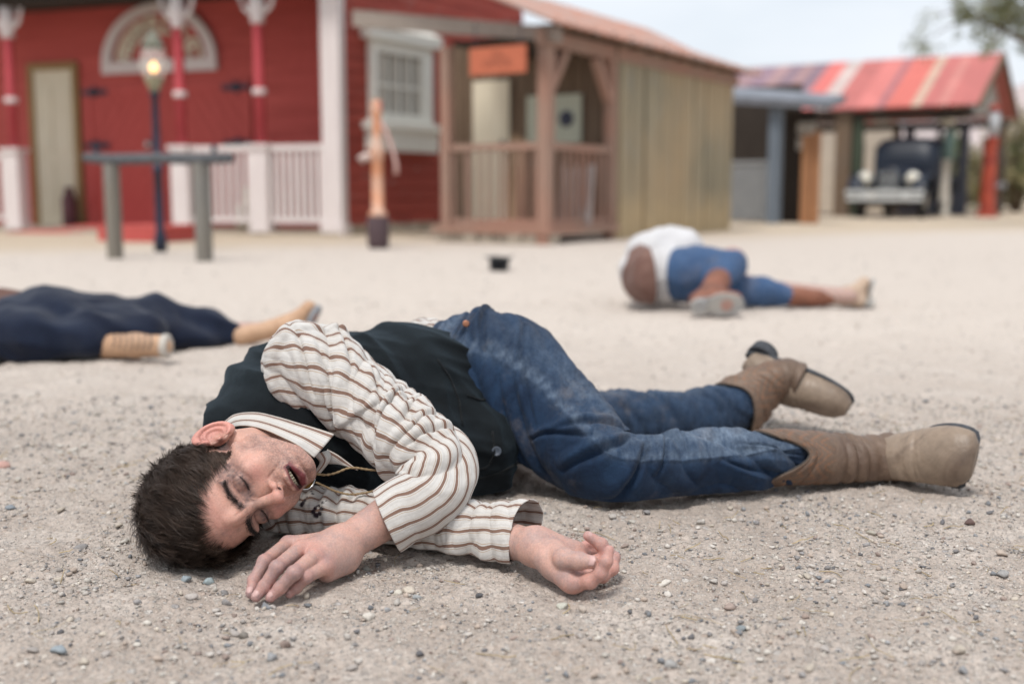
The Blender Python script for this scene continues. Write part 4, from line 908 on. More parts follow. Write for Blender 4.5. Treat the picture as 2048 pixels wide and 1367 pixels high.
    h = mth(nt, 'ADD', mth(nt, 'MULTIPLY', k1, .9), mth(nt, 'ADD', mth(nt, 'MULTIPLY', k2, 1.6), mth(nt, 'ADD', mth(nt, 'MULTIPLY', fine, .8), mth(nt, 'MULTIPLY', k3, .5)))); bump(nt, b, h, .8, .0022)
    g = link_mesh('ground', np.stack([X, Y, Z], -1).reshape(-1, 3), F, m, None, True); tag(g, 'pale sandy gravel yard', None, None, 'structure'); return g
build_ground()

def rock_shapes(n, sub, seed):
    import bmesh
    out = []; r = np.random.default_rng(seed)
    for k in range(n):
        bm = bmesh.new(); bmesh.ops.create_icosphere(bm, subdivisions=sub, radius=1.0)
        V = np.array([v.co[:] for v in bm.verts]); F = np.array([[v.index for v in f.verts] for f in bm.faces]); bm.free()
        V = V * (1 + .38 * noise(V * 1.1 + k * 9.3) + .16 * noise(V * 2.6 + k * 5.1))[:, None]
        for c in range(12):   # broken facets
            d = nrm(r.normal(size=3)); lim = r.uniform(.42, .75); t = V @ d; m = t > lim; V[m] -= np.outer((t[m] - lim) * .92, d)
        V *= np.array([1, r.uniform(.62, .95), r.uniform(.45, .75)]); out.append((V, F))
    return out
ROCK_COLS = np.array([(.50, .46, .42), (.37, .335, .31), (.52, .48, .43), (.27, .255, .25), (.20, .205, .215), (.42, .345, .29), (.30, .235, .205), (.155, .15, .155), (.50, .44, .37), (.33, .33, .335)])
def m_rock():
    m, nt, b = mat_new('stone'); vc = nd(nt, 'ShaderNodeVertexColor'); vc.layer_name = 'tone'
    c = mixc(nt, .5, vc.outputs[0], ramp(nt, noise_n(nt, 320, 5, .7), [(.3, (.3, .3, .3)), (.7, (.72, .72, .72))]), 'OVERLAY')
    nt.links.new(c, b.inputs['Base Color']); b.inputs['Roughness'].default_value = .85; b.inputs['Specular IOR Level'].default_value = .2; bump(nt, b, noise_n(nt, 600, 3, .6), .4, .001); return m
M_ROCK = m_rock()
def in_body(x, y):      # keep stones out from under the man
    pts = [(-.40, 1.50, .10), (-.38, 1.62, .14), (-.30, 1.78, .16), (-.15, 1.9, .15), (.02, 1.98, .15), (.15, 1.86, .09), (.25, 1.80, .07), (.4, 1.84, .06), (.55, 1.9, .055), (.7, 1.86, .06), (-.02, 1.52, .05), (-.12, 1.55, .05), (-.22, 1.6, .06), (.2, 2.2, .08), (.4, 2.26, .07), (.5, 2.3, .07), (.62, 2.28, .05), (.06, 1.41, .04), (-.24, 1.40, .05), (-.29, 1.37, .035)]
    m = np.zeros(len(x), bool)
    for a, b, r in pts: m |= (x - a)**2 + (y - b)**2 < r * r
    return m
def scatter():
    def batch(n, yr, size, sub, seed, spread=.62, patchy=.5):
        r = np.random.default_rng(seed); y = np.sqrt(r.uniform(yr[0]**2, yr[1]**2, n * 2)); x = r.uniform(-spread, spread, n * 2) * (y + .25)
        dens = n3(x * 5, y * 5, 0, 1, seed) + .6 * n3(x * 17, y * 17, 0, 1, seed + 3); keep = (dens > r.uniform(-1, 1, n * 2) * patchy - .1) & ~in_body(x, y); x, y = x[keep][:n], y[keep][:n]; k = len(x)
        s = size[0] * (size[1] / size[0])**(r.random(k)**2.6); shp = rock_shapes(14, sub, seed); V = []; F = []; C = []; n0 = 0
        z = ground_h(x, y); which = r.integers(0, 14, k)
        for w in range(14):
            m = which == w; mm = m.sum(); v, f = shp[w]; a = r.uniform(0, 2 * np.pi, mm); tx = r.normal(0, .3, mm)
            ca, sa = np.cos(a)[:, None], np.sin(a)[:, None]; X = v[None, :, 0] * ca - v[None, :, 1] * sa; Yv = v[None, :, 0] * sa + v[None, :, 1] * ca; Z = v[None, :, 2] + X * tx[:, None] * .4
            P = np.stack([X, Yv, Z], -1) * s[m][:, None, None] + np.stack([x[m], y[m], z[m] + s[m] * .30], -1)[:, None, :]
            V.append(P.reshape(-1, 3)); F.append((f[None] + (np.arange(mm) * len(v))[:, None, None]).reshape(-1, 3) + n0); n0 += mm * len(v)
            c = ROCK_COLS[r.choice(10, mm, p=[.20, .13, .20, .07, .07, .12, .05, .03, .10, .03])] * r.uniform(.75, 1.12, mm)[:, None]; C.append(np.repeat(c, len(v), 0))
        return np.concatenate(V), np.concatenate(F), np.concatenate(C)
    bs = [batch(42000, (.95, 2.5), (.0010, .0034), 1, 21, .6, .42), batch(13000, (.95, 2.8), (.0024, .0078), 1, 22, .62, .38), batch(1500, (.95, 2.8), (.0042, .0112), 2, 23, .6, .5),
          batch(9000, (2.2, 5.2), (.002, .007), 1, 24, .62), batch(2500, (5, 10), (.004, .013), 1, 25, .62)]
    V = []; F = []; C = []; n = 0
    for v, f, c in bs: V.append(v); F.append(f + n); C.append(c); n += len(v)
    o = link_mesh('gravel', np.concatenate(V), np.concatenate(F), M_ROCK, None, False, cols={'tone': np.concatenate(C)}); tag(o, 'loose gravel and grit scattered over the yard', 'gravel', None, 'stuff')
    # the few stones one could point to
    big = [((486, 1253), .0105, (.20, .18, .16), 'rounded grey brown pebble at the bottom below the hand on the gravel'),
           ((612, 1190), .0085, (.47, .41, .34), 'knobbly beige pebble touching the little finger of the near hand'),
           ((797, 1178), .0085, (.58, .54, .47), 'angular cream pebble in front of the forearm, between the two hands'),
           ((832, 1190), .0095, (.30, .31, .31), 'smooth grey pebble right of the angular cream one, between the hands'),
           ((958, 1187), .0070, (.09, .09, .095), 'small near black pebble between the two hands'),
           ((732, 1126), .0085, (.29, .28, .25), 'olive grey pebble under the forearm beside the near hand'),
           ((771, 1114), .0065, (.60, .54, .46), 'flat pale pebble under the striped cuff'),
           ((1125, 1203), .0105, (.44, .43, .37), 'flat pale stone under the upturned hand'),
           ((1165, 1208), .0080, (.42, .36, .31), 'rounded beige stone just below the upturned hand, right of the flat pale one'),
           ((420, 1148), .0110, (.28, .33, .34), 'flat blue grey stone below the head'),
           ((372, 1150), .0090, (.27, .31, .33), 'angular blue grey stone below the hair, left of the flat one'),
           ((1941, 1042), .0105, (.14, .095, .085), 'dark red brown pebble at the right edge below the boot'),
           ((2008, 1144), .0110, (.30, .29, .28), 'grey round stone at the far right of the yard'),
           ((1742, 1056), .0090, (.36, .33, .28), 'rounded tan pebble right of centre below the boot'),
           ((1484, 1252), .0100, (.22, .24, .25), 'dark grey flat stone at the bottom right of centre'),
           ((1340, 1320), .0100, (.33, .32, .31), 'grey pebble at the bottom edge right of centre'),
           ((116, 1290), .0120, (.26, .29, .31), 'flat bluish stone at the bottom left corner'),
           ((22, 1005), .0110, (.22, .24, .26), 'dark bluish stone at the left edge level with the head'),
           ((6, 926), .0160, (.45, .28, .24), 'pinkish brown stone cut by the left edge of the picture')]
    for k, ((px, py), s, c, lab) in enumerate(big):
        v, f = rock_shapes(1, 2, 100 + k)[0]; p = az(px, py, .004); a = k * 1.9; v = v * s; v = np.stack([v[:, 0] * math.cos(a) - v[:, 1] * math.sin(a), v[:, 0] * math.sin(a) + v[:, 1] * math.cos(a), v[:, 2]], 1)
        z = float(ground_h(np.array([p[0]]), np.array([p[1]]))[0]); ob = link_mesh('pebble', v, f, M_ROCK, None, False, cols={'tone': np.tile(c, (len(v), 1))}); ob.location = (p[0], p[1], z + s * .35)
        tag(ob, lab, 'pebble', 'single pebbles on the gravel')
    # bits of straw
    r = np.random.default_rng(31); mb_v = []; mb_f = []; n = 0
    for k in range(420):
        y = r.uniform(1.0, 2.6); x = r.uniform(-.5, .5) * (y + .2); L = r.uniform(.008, .034) if k % 5 else r.uniform(.03, .06); a = r.uniform(0, math.pi); rad = r.uniform(.0003, .0008); bend = r.normal(0, .25)
        if in_body(np.array([x]), np.array([y]))[0]: continue
        t = np.linspace(-1, 1, 5); px_ = x + L * .5 * (t * math.cos(a) - bend * t * t * math.sin(a)); py_ = y + L * .5 * (t * math.sin(a) + bend * t * t * math.cos(a)); pz = ground_h(px_, py_) + .0022 + r.uniform(0, .004) * (1 + t * r.choice([-1, 1]))
        P = np.stack([px_, py_, pz], 1); T = np.gradient(P, axis=0); T /= np.linalg.norm(T, axis=1)[:, None]; A = np.cross(T, (0, 0, 1.)); B = np.cross(T, A)
        ring = np.stack([P + rad * (A * math.cos(q) + B * math.sin(q)) for q in (0, 2.1, 4.2)], 1).reshape(-1, 3); mb_v.append(ring)
        for i in range(4):
            for j in range(3): mb_f.append((n + i * 3 + j, n + i * 3 + (j + 1) % 3, n + i * 3 + 3 + (j + 1) % 3, n + i * 3 + 3 + j))
        n += 15
    o = link_mesh('straw', np.concatenate(mb_v), np.array(mb_f), m_plain('dry straw', (.50, .38, .20), (.33, .25, .14), 60, .7)); tag(o, 'stray bits of dry straw lying on the gravel', 'straw', None, 'stuff')
scatter()
# ------------------------------------------------------------------ the old western street
UX = np.array([.851, -.525]); VX = np.array([.525, .851]); U2 = np.array([.940, -.342]); N2 = np.array([.342, .940])
def hitw(px, py, o, d, off=0.0):
    """where a sight line meets the upright plane through o along d: metres along d, height"""
    r = ray(px, py); n = np.array([-d[1], d[0]]); t = (np.asarray(o)[:2] @ n) / (r[:2] @ n)
    p = np.array([0, 0, CAM_H]) + r * t; return float((p[:2] - np.asarray(o)[:2]) @ d), float(p[2])
M_RED = m_wood('red painted board', (.53, .105, .095), (.43, .080, .070), (.49, .092, .082), 'z', 2.0, .75, .66, (.30, .12, .10))
M_REDW = m_wood('red siding', (.60, .125, .108), (.38, .068, .060), (.50, .095, .083), 'h', .8, .75, .70, (.34, .12, .10))
M_RED_SHADE = m_wood('worn shaded red board', (.44, .085, .062), (.24, .05, .04), (.34, .07, .052), 'h', 1.0, .8, .60, (.28, .22, .20))  # darker copy of the siding: the side wall's shade is in the base
M_PINKW = m_wood('white painted wood', (.74, .68, .66), (.62, .55, .54), None, 'z', 3, .7, .68, (.45, .33, .30))
M_CREAM = m_wood('cream painted wood', (.74, .68, .54), (.62, .56, .43), None, 'z', 3, .75, .68, (.35, .26, .17))
M_OCHRE = m_wood('ochre trim wood', (.36, .24, .11), (.24, .15, .07), None, 'z', 4)
M_WHITE = m_wood('chalky white trim', (.86, .86, .80), (.76, .76, .70), None, 'z', 3, .75)
M_ROSE = m_wood('faded rose wood', (.36, .235, .18), (.24, .155, .12), (.34, .19, .14), 'z', 4, .85, .62, (.26, .22, .20))
M_GREYW = m_wood('grey weathered wood', (.25, .24, .22), (.15, .145, .135), (.20, .18, .15), 'z', 4, .9)
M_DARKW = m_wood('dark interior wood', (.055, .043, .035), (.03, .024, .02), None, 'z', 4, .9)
M_BROWNW = m_wood('brown weathered wood', (.20, .14, .095), (.11, .075, .05), (.15, .11, .08), 'z', 4, .9)
M_OLIVE = m_wood('olive weathered plank', (.37, .315, .215), (.18, .16, .115), (.40, .30, .185), 'z', 1.5, .9, .58, (.27, .27, .24))
M_RUST = m_plain('rusty roofing iron', (.46, .20, .13), (.38, .30, .27), 1.6, .7, (3, 3, 3), .2)
M_IRON = m_plain('dark iron', (.055, .06, .085), (.03, .032, .045), 9, .5, None, .2, .003, .4)
M_STONE = m_plain('pale foundation stone', (.42, .36, .29), (.30, .25, .20), 5, .9)
M_DGLASS = m_plain('dark window glass', (.012, .035, .032), (.008, .022, .022), 3, .12, None, .03, .002, 0, .6)
M_CURT = m_plain('pale curtain', (.55, .52, .46), (.45, .42, .37), 8, .9, (8, 8, 1))

_nt = M_OLIVE.node_tree; _b = [n for n in _nt.nodes if n.type == 'BSDF_PRINCIPLED'][0]; _c = _b.inputs['Base Color'].links[0].from_socket
_sp = nd(_nt, 'ShaderNodeSeparateXYZ'); _nt.links.new(nd(_nt, 'ShaderNodeTexCoord').outputs['Object'], _sp.inputs[0])
_m = ramp(_nt, mth(_nt, 'ADD', _sp.outputs['Z'], mth(_nt, 'MULTIPLY', noise_n(_nt, 5, 4, .6), .5)), [(.45, .75), (.80, 0.)]); _nt.links.new(mixc(_nt, _m, _c, (.48, .36, .21)), _b.inputs['Base Color'])

def clap(mb, s0, s1, z0, z1, h=.135):
    z = z0
    while z < z1 - .01:
        t = min(z + h + .015, z1); mb.add([(s0, .026, z), (s1, .026, z), (s1, .008, t), (s0, .008, t), (s0, -.01, z), (s1, -.01, z), (s1, -.01, t), (s0, -.01, t)],
            [(0, 1, 2, 3), (5, 4, 7, 6), (4, 5, 1, 0), (3, 2, 6, 7), (1, 5, 6, 2), (4, 0, 3, 7)]); z += h
K = az(672, 471, 0); K2 = K[:2]
SIDE_N = UX; FO = K2 + N2 * 1.35            # front wall line, set back behind the porch posts
def rail_section(parent, o, d, nrm_, s0, s1, zb, zt, n, m, w=.035, bottom=True, wonk=0.0):
    mb = MB((o[0], o[1], 0), d, nrm_); mb.box(s0, s1, -.035, .035, zt - .07, zt)
    if bottom: mb.box(s0, s1, -.025, .025, zb, zb + .06)
    for k in range(n):
        s = s0 + (k + .5) * (s1 - s0) / n + (rng.normal(0, wonk) if wonk else 0); mb.box(s - w / 2, s + w / 2, -.015, .015, (zb + .06) if bottom else zb, zt - .07)
    return mb.build('railing', m, parent)
def red_building():
    r = empty('red_building', (K[0], K[1], 0), 0, 'red clapboard saloon front with white posts, railing and half-round sign', 'building')
    fd = -U2; fn = -N2; FW = lambda px, py: hitw(px, py, FO, fd); PW = lambda px, py: hitw(px, py, K2, fd); SW = lambda px, py: hitw(px, py, K2, VX)
    mb = MB((FO[0], FO[1], 0), fd, fn); clap(mb, -.05, 8.5, .02, 3.35, .16); mb.box(-.05, 8.5, -.2, -.012, .0, 3.5); mb.build('front_wall', M_REDW, r)
    mb = MB((K[0], K[1], 0), VX, UX); clap(mb, .14, 4.2, .12, 3.4, .15); mb.box(.02, 4.2, -.2, -.012, .1, 3.5); mb.build('side_wall', M_RED_SHADE, r)
    mb = MB((K[0], K[1], 0), VX, UX)
    for k in range(9): mb.box(.1 + k * .46, .54 + k * .46, -.16, .05 + .03 * (k % 3), -.02, .11 + .02 * (k % 2), .008)
    mb.build('foundation', M_STONE, r)
    mb = MB((K[0], K[1], 0), fd, fn); mb.box(-.11, .13, -.1, .05, -.02, 3.4); mb.box(-.14, .16, -.12, .075, 0, .14); mb.build('corner_board', M_PINKW, r)
    # porch ceiling, beam and floor
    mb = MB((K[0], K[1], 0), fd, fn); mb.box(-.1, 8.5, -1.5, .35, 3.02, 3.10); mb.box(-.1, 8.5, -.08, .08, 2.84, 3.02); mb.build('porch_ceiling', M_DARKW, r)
    mb = MB((K[0], K[1], 0), fd, fn); mb.box(-.1, 8.5, -1.4, .10, -.05, .035); mb.box(2.35, 3.5, .08, .42, -.05, .02); mb.build('porch_floor', M_STONE, r)
    def porch_post(px, first=None):
        s, _ = PW(px, 470)
        mb = MB((K[0], K[1], 0), fd, fn); mb.lathe((s, 0, 0), [(.062, .95), (.062, 1.62), (.075, 1.64), (.075, 1.72), (.062, 1.74), (.058, 2.5), (.058, 2.9)], 14); p = mb.build('porch_post', m_pc, r, True)
        mb = MB((K[0], K[1], 0), fd, fn); mb.box(s - .14, s + .14, -.10, .10, 0, .10); mb.box(s - .12, s + .12, -.085, .085, .10, 1.02); mb.box(s - .15, s + .15, -.11, .11, 1.02, 1.07); mb.build('post_base', M_PINKW, p)
        mb = MB((K[0], K[1], 0), fd, fn); mb.lathe((s, 0, 0), [(.065, 2.46), (.09, 2.50), (.075, 2.54), (.10, 2.62), (.11, 2.68), (.085, 2.72), (.095, 2.84)], 14)
        for sg in (-1, 1):
            c = [(s + sg * (.06 + .17 * math.sin(t)), 0, 2.58 + .26 * (1 - math.cos(t))) for t in np.linspace(0, math.pi / 2, 7)]; mb.tube(c, [.022, .028, .022, .032, .024, .028, .032], 7)
        mb.build('post_capital', M_PINKW, p, True)
        mb = MB((K[0], K[1], 0), fd, fn); mb.lathe((s, 0, 0), [(.079, 1.645), (.084, 1.66), (.084, 1.70), (.079, 1.715)], 14); mb.build('post_band', M_PINKW, p, True)
        return s
    m_pc = m_plain('rose red post paint', (.46, .062, .075), (.38, .05, .06), 3, .5)
    ss = [porch_post(px) for px in (527, 371, 38)]
    rail_section(r, K2, fd, fn, .13, ss[0] - .12, .14, 1.06, 8, M_PINKW, .05); rail_section(r, K2, fd, fn, ss[0] + .12, ss[1] - .12, .14, 1.06, 8, M_PINKW, .05); rail_section(r, K2, fd, fn, ss[2] + .12, ss[2] + 2.2, .14, 1.0, 13, M_PINKW, .05)
    # ramp up to the doors
    a, _ = FW(352, 470); b_, _ = FW(212, 470); mb = MB((FO[0], FO[1], 0), fd, fn)
    mb.add([(a, 1.9, 0), (b_, 1.9, 0), (b_, .0, .08), (a, .0, .08), (a, 1.9, -.05), (b_, 1.9, -.05), (b_, 0, -.05), (a, 0, -.05)], [(0, 1, 2, 3), (0, 4, 5, 1), (3, 2, 6, 7), (0, 3, 7, 4), (1, 5, 6, 2)]); mb.build('ramp', M_RED, r)
    SP = K2 - N2 * 2.15; a, _ = hitw(328, 470, SP, fd); b_, _ = hitw(196, 470, SP, fd); mb = MB((K[0], K[1], 0), fd, fn)
    mb.box(a, b_, 1.35, 2.15, -.02, .13)
    for k in range(3): mb.box(a - .03, b_ + .03, 1.35 + k * .275, 1.60 + k * .275, .133, .158)
    st = mb.build('loading_step', M_RED, r); st['label'] = 'low red loading step before the double doors'
    # cream side door
    a, zt = FW(150, 140); b_, zb = FW(72, 140); mb = MB((FO[0], FO[1], 0), fd, fn); mb.box(a, b_, .03, .06, .04, zt)
    for (q0, q1) in ((.08, .45), (.55, .92)):
        for (w0, w1) in ((.10, .42), (.48, .88)): mb.box(a + (b_ - a) * q0, a + (b_ - a) * q1, .06, .072, zt * w0, zt * w1)
    d_ = mb.build('door', M_CREAM, r); d_['label'] = 'tall narrow cream door'
    mb = MB((FO[0], FO[1], 0), fd, fn); mb.box(a - .09, a, .02, .085, .04, zt + .10); mb.box(b_, b_ + .09, .02, .085, .04, zt + .10); mb.box(a, b_, .02, .085, zt, zt + .10); mb.build('door_frame', M_OCHRE, d_)
    # double doors of diagonal boards, strap hinges
    L_, zt = FW(172, 172); R_, _ = FW(505, 170); mid = (L_ + R_) / 2
    for lo, hi, sg in ((R_, mid - .01, 1), (mid + .01, L_, -1)):
        mb = MB((FO[0], FO[1], 0), fd, fn); mb.box(lo, hi, .03, .045, .05, zt); w = hi - lo; n = 9
        for k in range(-n, n + 1):
            p0 = (lo if sg > 0 else hi, .05, k * .28); p1 = (hi if sg > 0 else lo, .05, k * .28 + w * 1.5)
            z0, z1 = max(p0[2], .06), min(p1[2], zt - .02)
            if z1 <= z0 + .05: continue
            t0 = (z0 - p0[2]) / (p1[2] - p0[2]); t1 = (z1 - p0[2]) / (p1[2] - p0[2]); q0 = np.array(p0) * (1 - t0) + np.array(p1) * t0; q1 = np.array(p0) * (1 - t1) + np.array(p1) * t1; mb.bar(q0, q1, .10, .012, (0, 1, 0))
        mb.box(lo, lo + .12, .045, .07, .05, zt); mb.box(hi - .12, hi, .045, .07, .05, zt); mb.box(lo, hi, .047, .068, zt - .14, zt - .003); dd = mb.build('barn_door', M_RED, r)
        for z in (FW(190, 186)[1], FW(290, 290)[1]):
            hb = MB((FO[0], FO[1], 0), fd, fn)
            x0 = lo if sg > 0 else hi; hb.box(x0, x0 + sg * .42, .075, .09, z - .035, z + .035); hb.lathe((x0 + sg * .2, .08, z), [(.07, 0), (.07, .02), (.02, .03)], 12, (fn[0], fn[1], 0) if False else (0, 1, 0)); hb.build('strap_hinge', M_IRON, dd)
    kn = MB((FO[0], FO[1], 0), fd, fn); s, z = FW(308, 290); kn.lathe((s, .08, z), [(.02, 0), (.05, .02), (.06, .05), (.03, .08)], 14, (0, 1, 0)); kn.build('door_knob', m_plain('pale knob', (.5, .55, .52), (.4, .42, .42), 20, .2, None, .05, .001, .6), r, True)
    # half round sign
    s0, z0 = FW(440, 118); s1, z1 = FW(212, 128); zc = (z0 + z1) / 2 - .02; sc = (s0 + s1) / 2; rad = (s1 - s0) / 2; zr = FW(322, 8)[1] - zc
    mb = MB((FO[0], FO[1], 0), fd, fn); n = 30; P = []; F = []
    for k in range(n + 1):
        t = math.pi * k / n
        for (q, b) in ((1, .04), (1, .10), (.84, .10), (.84, .04)): P.append((sc + rad * q * math.cos(t), b, zc + zr * q * math.sin(t)))
    for k in range(n):
        for j in range(4): F.append((k * 4 + j, k * 4 + (j + 1) % 4, (k + 1) * 4 + (j + 1) % 4, (k + 1) * 4 + j))
    mb.add(P, F); mb.box(sc - rad * 1.0, sc + rad * 1.0, .04, .102, zc - .13, zc + .03); sg = mb.build('arch_sign', M_PINKW, r); sg['label'] = 'half round sign with pale raised lettering over the red doors'
    txt = "FERNWELL & CO"; n = len(txt); base_m = m_wood('sign lettering paint', (.78, .72, .58), (.66, .60, .47))
    face = MB((FO[0], FO[1], 0), fd, fn); P = [(sc + rad * .83 * math.cos(math.pi * k / 24), .032, zc + zr * .83 * math.sin(math.pi * k / 24)) for k in range(25)]; face.add(P, [tuple(range(25))]); face.build('sign_face', M_RED, sg)
    for k, ch in enumerate(txt):
        if ch == ' ': continue
        t = math.pi * (1 - (k + .9) / (n + .8)); cu = bpy.data.curves.new('t', 'FONT'); cu.body = ch; cu.size = .31; cu.extrude = .008; cu.align_x = 'CENTER'; cu.align_y = 'CENTER'; cu.offset = .012
        ob = bpy.data.objects.new('t', cu); COL.objects.link(ob); bpy.context.view_layer.update(); me = bpy.data.meshes.new_from_object(ob); COL.objects.unlink(ob); bpy.data.objects.remove(ob)
        V = np.array([v.co[:] for v in me.vertices]); Fc = [tuple(p.vertices) for p in me.polygons]; a = t - math.pi / 2; x = V[:, 0] * math.cos(a) - V[:, 1] * math.sin(a); y = V[:, 0] * math.sin(a) + V[:, 1] * math.cos(a)
        # seen from the street: left is +s
        cx = sc - rad * .62 * math.cos(t); cz = zc + zr * .62 * math.sin(t); PP = np.stack([cx - (x * 1.0), np.full(len(x), .055) + V[:, 2], cz + y], 1); g = MB((FO[0], FO[1], 0), fd, fn); g.add(PP, Fc); g.build('sign_letter', base_m, sg)
    # side window
    def wp(px, py): return SW(px, py)
    sL, zt = wp(733, 72); sR, _ = wp(852, 100); zb = wp(740, 240)[1]; zt = (zt + wp(852, 104)[1]) / 2; mb = MB((K[0], K[1], 0), VX, UX)
    gl = MB((K[0], K[1], 0), VX, UX); gl.box(sL + .1, sR - .1, .0, .035, zb + .1, zt - .1); w = gl.build('window', M_DGLASS, r); w['label'] = 'white framed window beside the awning'
    for x0, x1 in ((sL - .02, sL + .11), (sR - .19, sR + .02)): mb.box(x0, x1, .02, .09, zb, zt)
    mb.box(sL + .11, sR - .19, .02, .088, zb, zb + .10); mb.box(sL + .11, sR - .19, .02, .088, zt - .14, zt); mb.box(sL - .14, sR + .14, .02, .16, zt, zt + .12); mb.add([(sL - .16, .04, zt + .12), (sR + .16, .04, zt + .12), (sR + .16, .18, zt + .12), (sL - .16, .18, zt + .12), (sL - .08, .04, zt + .2), (sR + .08, .04, zt + .2)], [(0, 3, 2, 1), (3, 2, 5, 4), (0, 1, 5, 4), (0, 4, 3), (1, 2, 5)])
    mb.box(sL - .08, sR + .08, .02, .13, zb - .36, zb - .004); mb.box(sL - .14, sR + .12, .02, .17, zb - .10, zb - .02); mb.build('window_frame', M_WHITE, w)
    mu = MB((K[0], K[1], 0), VX, UX)
    for k in range(1, 4): s = sL + .11 + (sR - .19 - sL - .11) * k / 4; mu.box(s - .014, s + .014, .036, .055, zb + .10, zt - .14)
    mu.box(sL + .11, sR - .19, .036, .057, (zb + zt) / 2 - .07, (zb + zt) / 2 - .03); mu.build('muntins', M_WHITE, w)
    cu = MB((K[0], K[1], 0), VX, UX)
    for k in range(4): s = sL + .11 + (sR - .19 - sL - .11) * (k + .34) / 4; cu.box(s, s + .155, .0355, .0375, zb + .11, zt - .15)
    cu.build('curtain', M_CURT, w)
    mb = MB((FO[0], FO[1], 0), fd, fn); mb.box(-.3, 8.5, -4, 1.7, 3.5, 3.6); mb.build('roof', M_RUST, r)  # unseen roof above the frame, added for the shade it gives
red_building()

# ---- weathered cabin with a porch
P1 = az(1091, 489, 0); P2 = P1[:2]
def cabin():
    r = empty('wooden_cabin', (P1[0], P1[1], 0), 0, 'weathered board cabin with rusty roof, rickety porch rail and an orange hanging sign', 'building')
    fd = -UX; FW = lambda px, py: hitw(px, py, P2, fd); SW = lambda px, py: hitw(px, py, P2, VX); F3 = (P1[0], P1[1], 0); fn = -VX
    s3, _ = SW(1222, 475); s4, _ = SW(1459, 462); B2 = P2 + VX * s3; BW = lambda px, py: hitw(px, py, B2, fd); sL, _ = FW(896, 470)
    eave = SW(1091, 78)[1]; eave2 = SW(1459, 128)[1]
    # plank side wall: separate upright boards with gaps and cover strips
    mb = MB(F3, VX, UX); s = s3
    while s < s4:
        w = rng.uniform(.13, .19); mb.box(s, min(s + w - .012, s4), -.03 + rng.uniform(-.006, .006), .0 + rng.uniform(-.004, .022), -.02, eave2 - .03 + rng.uniform(-.03, .02)); s += w
    sw = mb.build('plank_wall', M_OLIVE, r); sw['label'] = 'olive and tan upright plank wall'
    mb = MB(F3, VX, UX); mb.box(s3, s4 - .02, -.10, -.05, 0, eave2 - .06); mb.build('wall_backing', M_DARKW, r)
    # back wall of the porch
    mb = MB((B2[0], B2[1], 0), fd, fn); s = -.05
    sE = BW(902, 300)[0]
    while s < sE: w = rng.uniform(.14, .2); mb.box(s, min(s + w - .01, sE), -.04, rng.uniform(-.004, .008), .15, 2.15); s += w
    mb.build('front_wall', M_BROWNW, r)
    a, zt = BW(1022, 160); b_, _ = BW(950, 160); mb = MB((B2[0], B2[1], 0), fd, fn); mb.box(a, b_, .02, .05, .2, zt)
    for q in (.12, .52): mb.box(a + .06, b_ - .06, .05, .06, .2 + (zt - .2) * q, .2 + (zt - .2) * (q + .36))
    d_ = mb.build('door', M_CREAM, r); d_['label'] = 'cream door under the orange sign'
    kb = MB((B2[0], B2[1], 0), fd, fn); kb.lathe((a + .07, .05, 1.05), [(.015, 0), (.03, .02), (.03, .04), (.01, .05)], 10, (0, 1, 0)); kb.build('handle', M_IRON, d_, True)
    a, zt = BW(1166, 188); b_, zb = BW(1058, 288); mb = MB((B2[0], B2[1], 0), fd, fn); mb.box(a, b_, .02, .05, zb, zt); w = mb.build('shutter', m_wood('pale green board', (.50, .52, .42), (.40, .42, .34), None, 'z', 4), r); w['label'] = 'pale boarded window with a dark round mark'
    mk = MB((B2[0], B2[1], 0), fd, fn); s, z = BW(1138, 238); mk.lathe((s, .05, z), [(.085, 0), (.09, .012), (.03, .02)], 14, (0, 1, 0)); mk.build('round_plate', M_IRON, w)
    # floor, posts, rails
    mb = MB(F3, fd, fn); mb.box(-.1, sL + .15, -s3, .08, .10, .17); mb.build('porch_floor', M_ROSE, r)
    mb = MB(F3, fd, fn)
    for k in range(8): mb.box(-.1 + k * .17, .06 + k * .17, -.10, .04 + .02 * (k % 3), -.02, .098, .006)
    mb.build('foundation', M_STONE, r)
    def post(o, d, n, s, w=.13, top=eave, lab='porch_post', m=M_ROSE):
        mb = MB((o[0], o[1], 0), d, n); mb.box(s - w / 2, s + w / 2, -w / 2, w / 2, -.02, top); return mb.build(lab, m, r)
    post(P2, fd, fn, sL, .10); post(P2, fd, fn, 0, .125); post(P2, VX, UX, s3 - .05, .10)
    for q0, q1 in ((.05, .36), (s3 - .10, s3 - .40)): mb = MB(F3, VX, UX); mb.bar((q0, 0, eave - .48), (q1, 0, eave - .08), .09, .08); mb.build('brace', M_ROSE, r)
    mb = MB(F3, VX, UX); mb.box(-.12, s4 + .1, -.05, .04, eave - .06, eave + .08); mb.build('eave_beam', M_ROSE, r)
    # front rake beam, falling from the red building towards the corner
    sB, zB = FW(712, 35); zr1 = FW(1085, 72)[1]; mb = MB(F3, fd, fn); mb.add([(-.15, -.05, zr1 - .07), (sB, -.05, zB - .10), (sB, .06, zB - .10), (-.15, .06, zr1 - .07), (-.15, -.05, zr1 + .06), (sB, -.05, zB + .07), (sB, .06, zB + .07), (-.15, .06, zr1 + .06)],
        [(0, 1, 2, 3), (7, 6, 5, 4), (3, 2, 6, 7), (1, 0, 4, 5), (0, 3, 7, 4), (2, 1, 5, 6)]); mb.build('rake_beam', m_wood('pale grey beam', (.34, .29, .25), (.24, .20, .17), None, 'x', 4), r)
    # roof: corrugated iron, high by the red building and falling to the eave on the right
    mb = MB(F3, fd, fn); nc = 90; P = []; F = []; zl = zB + .95; span = sB + .3
    zo = .12
